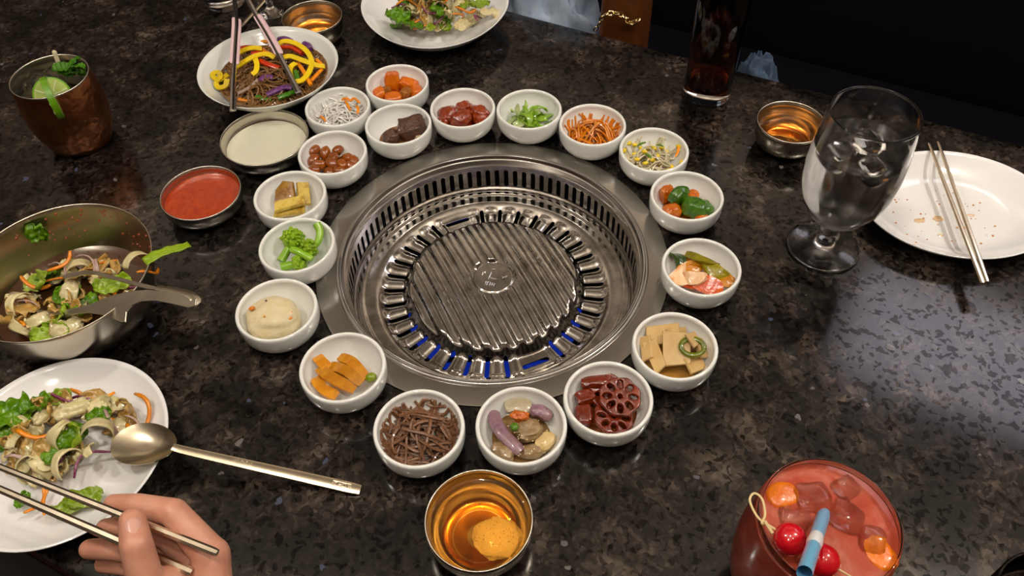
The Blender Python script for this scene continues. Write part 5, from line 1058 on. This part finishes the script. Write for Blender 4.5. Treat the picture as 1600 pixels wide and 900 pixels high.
# --- salad in the steel bowl
mbd = MB().lathe([(0, .0245), (.060, .0245), (.0709, .0243), (.0697, .0215), (.0610, .0088), (.052, .0036), (0, .0031)], 64).build('salad_dressing', plain('brown_dressing', (.055, .022, .008), .12, coat=.3), None, (SBX, SBY, 0), ang=60); T(mbd, 'thin brown dressing pooled in the large steel bowl', 'dressing')
W1 = 'in the large steel bowl'
heap((SBX - .004, SBY - .014), .064, .056, .024, .044, list('bpbkpbgbvpbocbplbkpcobvpbbgpckolbpbobpcbkpblbobp'), W1)
for k, p, r, lab in (('k', (-.4400, .0010, .060), (0, .1, -.2), 'bright orange carrot strip left of the tongs in the steel bowl'), ('k', (-.4250, .0240, .062), (.1, -.5, .7), 'orange carrot strip standing against the steel bowl wall'), ('g', (-.4520, .0520, .0720), (1.25, .25, .2), 'dark green leaf stuck high on the inner steel bowl wall'), ('c', (-.3400, .0080, .0700), (1.4, 0, 1.0), 'pale curled lettuce rib against the right steel bowl wall'),
                       ('l', (-.3560, -.0180, .0720), (.3, .1, .4), 'lime green lettuce leaf under the tongs in the steel bowl'), ('k', (-.3290, -.0010, .0730), (0, .5, 1.2), 'short carrot strip against the right steel bowl wall'), ('p', (-.3920, -.0570, .0620), (.4, .1, .5), 'pale lettuce shred at the front of the steel bowl'), ('l', (-.4050, -.0610, .0560), (.3, 0, .2), 'green lettuce piece at the front of the steel bowl'), ('k', (-.4460, -.0480, .0560), (0, 0, -.3), 'carrot strip at the front left of the steel bowl')):
    toss(k, (p[0] - .0106, p[1] + .013, p[2] - .015), r, W1, lab, .62 if 'stuck high' in lab else 1)
def hang(u, v):
    X = u; y = (v - .5) * .0125 * (1 - .3 * u); return Vector((-.3385, .0120, .0690)) + Vector((.0300, .0250, 0)).normalized() * (X * .043) + Vector((-.64, .77, 0)) * y + Vector((0, 0, -.004 * X * X + .0025 * noise.noise(Vector((u * 6, v * 6, 3))) + .002 * sin(u * 5)))
T(MB().sheet(hang, 20, 8, .0009).build('lettuce_leaf', mll, None, ang=180), 'lime green lettuce leaf hanging over the steel bowl rim', 'lettuce')
mb = MB()
for i in range(70):
    a = rng.uniform(-.2, 2.9); z = rng.uniform(.034, .064); r = .0702 + (z - .0215) * .0075 / .0217 if z < .0432 else .0777 + (z - .0432) * .0053 / .0216; s_ = rng.uniform(.0005, .0013); mb.blob((s_, s_, s_), i, .3, 2, 5, c=(r * cos(a), r * sin(a), z))
o = mb.build('chilli_flakes', plain('chilli_flake', (.32, .05, .01), .3, coat=.5), None, (SBX, SBY, 0)); T(o, 'red brown chilli flakes stuck to the inner wall of the steel bowl', 'chilli flakes'); o['kind'] = 'stuff'
# --- salad on the left plate
W2 = 'on the plate beside the hand'
heap((-.3850, -.1440), .060, .050, .006, .030, list('bpbpbbkpbvpbobpcbbpvcobpkbpbcpbvpcobpbplbpkbvpbcpbop'), W2)
for k, p, r, lab, sc in (('g', (-.4290, -.1250, .034), (.1, .2, .3), 'large dark green lettuce leaf at the left of the plate', 1.0), ('g', (-.4340, -.1420, .030), (.2, -.1, 1.6), 'dark green lettuce leaf below the large one', .9), ('g', (-.4130, -.1150, .028), (-.2, .3, 1), 'dark green lettuce leaf behind the large one', .8), ('g', (-.3510, -.1300, .033), (.2, .1, .4), 'dark green lettuce leaf right of the salad middle', .62), ('g', (-.3680, -.1480, .037), (.4, .2, .9), 'narrow dark green lettuce leaf across the salad middle', .68), ('g', (-.3790, -.1620, .032), (.3, .3, 1.1), 'small dark green lettuce tip near the salad middle', .5),
                          ('l', (-.3490, -.1960, .016), (.1, .1, .2), 'lime green lettuce leaf at the front of the plate', .75), ('l', (-.3620, -.2020, .014), (.1, .1, .8), 'pale green lettuce scrap at the front of the plate', .7), ('l', (-.4020, -.1030, .020), (.2, 0, .3), 'lime green lettuce leaf at the back of the plate', .7), ('k', (-.3270, -.1160, .019), (.0, .1, -1.15), 'orange carrot strip standing apart at the right', 1.0), ('k', (-.3980, -.1430, .036), (0, 0, .1), 'orange carrot strip in the salad middle', 1.1), ('k', (-.3910, -.1960, .014), (0, 0, 1.3), 'orange carrot strip at the front of the plate', .8), ('k', (-.3800, -.1980, .014), (0, 0, 1.7), 'orange carrot strip in front next to another', .7),
                          ('v', (-.3860, -.1060, .026), (0, .2, -.1), 'long purple cabbage shred at the back of the plate', 1.3), ('v', (-.3490, -.1690, .024), (0, .1, .9), 'purple cabbage shred near the spoon', 1.0), ('c', (-.3480, -.1450, .030), (1.3, .2, .3), 'curled pale lettuce rib right of the salad middle', 1.0), ('c', (-.3660, -.1700, .026), (1.2, .1, 1.2), 'curled pale lettuce rib at the front of the heap', 1.0), ('c', (-.3490, -.1620, .026), (1.3, 0, 2.2), 'curled pale lettuce rib near the spoon tip', .9), ('p', (-.3790, -.1200, .030), (.5, .1, .6), 'pale crisp lettuce shred at the back of the heap', 1.1), ('p', (-.3540, -.1130, .024), (.1, .1, .1), 'flat pale lettuce shred at the back right', 1.0), ('g', (-.4020, -.1950, .012), (.1, .1, 1.4), 'dark green scrap at the front left of the plate', .45)):
    toss(k, p, r, W2, lab, sc)
# --- salad on the top plate
W3 = 'on the plate at the top'
heap((-.0960, .5000), .062, .050, .006, .036, list('pbpbgpbkpblpbvpcobplkpbvpcgpblpokpbc'), W3)
for k, p, r, lab, sc in (('g', (-.1420, .4760, .032), (.2, .3, .2), 'crinkled dark green leaf at the left of the top salad', 1.0), ('g', (-.1220, .4620, .030), (.4, .1, 2.4), 'crinkled dark green leaf at the front of the top salad', .8), ('g', (-.1080, .5130, .042), (.2, .2, .9), 'large green leaf in the middle of the top salad', 1.1), ('g', (-.0880, .4790, .040), (.5, .4, 1.4), 'narrow green leaf standing in the top salad', .7), ('l', (-.0980, .4560, .028), (.6, .2, 1.3), 'lime green leaf at the front of the top salad', .6), ('l', (-.0350, .5030, .030), (.2, .2, .7), 'lime green leaf at the right of the top salad', 1.0), ('k', (-.0620, .4760, .034), (0, .3, 1.1), 'orange carrot strip at the right of the top salad', 1.0), ('k', (-.0520, .4860, .036), (0, .1, .2), 'bent orange carrot strip at the right of the top salad', 1.0), ('k', (-.1290, .5020, .034), (0, .1, .1), 'orange carrot strip at the left of the top salad', .9),
                          ('v', (-.1410, .4980, .032), (0, .1, -.3), 'purple cabbage shred at the left of the top salad', .9), ('v', (-.1000, .4790, .038), (0, .2, -.6), 'purple cabbage shred in the middle of the top salad', 1.0), ('v', (-.0330, .4790, .026), (0, .4, 1.4), 'purple cabbage shred at the right of the top salad', .9), ('p', (-.0560, .4660, .026), (.5, .2, 1.2), 'pale lettuce shred at the front right of the top salad', 1.1), ('p', (-.0720, .4740, .038), (.2, .9, 1.3), 'pale lettuce shred standing in the top salad', 1.0), ('p', (-.0180, .4890, .028), (.2, .3, .3), 'pale lettuce shred at the far right of the top salad', 1.0)):
    toss(k, p, r, W3, lab, sc)
# ------------------------------------------------------------------ glass noodles with vegetables
mjn = food('sweet_potato_noodle', (.20, .095, .038), (.38, .22, .11), 90, .14, .8, .0, trans=.2); mb = MB()
def nood(rg, L, R, top, n=9):
    a = rg.uniform(0, 2 * pi); rr = R * sqrt(rg.random()); x, y = rr * cos(a), rr * sin(a); h = rg.uniform(0, 2 * pi); dh = rg.choice((-1, 1)) * rg.uniform(.25, .8); lv = rg.random(); pts = []
    for i in range(n):
        r = hypot(x, y); k = min(1, R / max(r, 1e-6)); s_ = min(1, r / R); q = r * k / .0845
        zf = .0045 + .0385 * max(0, (q - .36) / .64) ** 1.5 + .0025; zt = max(zf, .012 + (top - .012) * (1 - s_ ** 2.4)); pts.append((x * k, y * k, zf + (zt - zf) * lv + .0015 * sin(i + rr * 900)))
        x += cos(h) * L / n; y += sin(h) * L / n; h += dh
    return pts
for i in range(640): mb.tube(spline(nood(rng, rng.uniform(.04, .075), .066, .039), 2), .00105, 5)
JC = PN + Vector((.003, .001, 0))
o = mb.build('sweet_potato_noodles', mjn, None, JC); T(o, 'glossy brown glass noodles heaped on the deep white plate', 'noodles'); o['kind'] = 'stuff'
W4 = 'on the glass noodles'
def ribbon(P, w_, th, m, name, lab, cat, group=None, up=(0, 0, 1), sec=8):
    pts = spline([Vector(p) for p in P], 6); c = sum(pts, Vector()) / len(pts); N = len(pts)
    o = MB().tube([p - c for p in pts], [w_] * N, sec, flat=th / w_, up=up).build(name, m, None, c, ang=40); return T(o, lab, cat, group)
meg = food('egg_yellow', (.74, .50, .012), (.84, .64, .05), 90, .4, .25, .2)
mrp, mcb, mgp = food('red_pepper', (.46, .025, .010), (.62, .06, .02), 80, .15, .7), food('purple_cabbage_bright', (.065, .016, .085), (.14, .05, .17), 110, .25, .5, c3=(.24, .14, .26)), food('green_pepper', (.03, .12, .012), (.07, .22, .02), 80, .2, .6)
for nm, P in JAP_EGG: ribbon([(q[0], q[1], q[2] + .0025) for q in P], .0044, .0013, meg, 'egg_strip', nm, 'egg', 'egg strips ' + W4, (0, -.35, 1), 4)
for nm, P in JAP_RED: ribbon(P, .0038, .0026, mrp, 'red_pepper_strip', nm, 'pepper', 'red pepper strips ' + W4)
for nm, P in JAP_CAR: ribbon(P, .0026, .0018, mcar, 'carrot_strip', nm, 'carrot', 'carrot strips ' + W4)
for nm, P in JAP_PUR: ribbon(P, .0042, .0030, mcb, 'purple_cabbage_piece', nm, 'cabbage', 'purple cabbage pieces ' + W4)
for nm, P in JAP_GRN: ribbon(P, .0036, .0026, mgp, 'green_pepper_strip', nm, 'pepper', 'green pepper strips ' + W4)
for nm, P in JAP_ONI: ribbon(P, .0030, .0014, food('onion_translucent', (.42, .30, .26), (.56, .44, .38), 80, .15, .7, trans=.2), 'onion_strip', nm, 'onion', 'onion strips ' + W4)
# ------------------------------------------------------------------ water drops on the stone
mb = MB()
for i in range(150):
    x, y = rng.uniform(-.62, .45), rng.uniform(-.25, .42)
    if not N0 + .02 < Vector((x, y, 0)).dot(TN) < N1 - .02: continue
    if hypot(x - GX, y - GY) < .19 or any(hypot(x - b[0], y - b[1]) < .045 for b in BOWL.values()): continue
    if hypot(x - SBX, y - SBY) < .09 or hypot(x - PL.x, y - PL.y) < .095 or hypot(x - PN.x, y - PN.y) < .088: continue
    s_ = rng.uniform(.0005, .0013) * (1.5 if rng.random() < .1 else 1); mb.blob((s_, s_ * rng.uniform(.7, 1), s_ * .45), i, .15, 1.5, 6, c=(x, y, s_ * .3))
o = mb.build('water_drops', M_water, None); T(o, 'tiny water drops scattered over the dark stone tabletop', 'water drops'); o['kind'] = 'stuff'
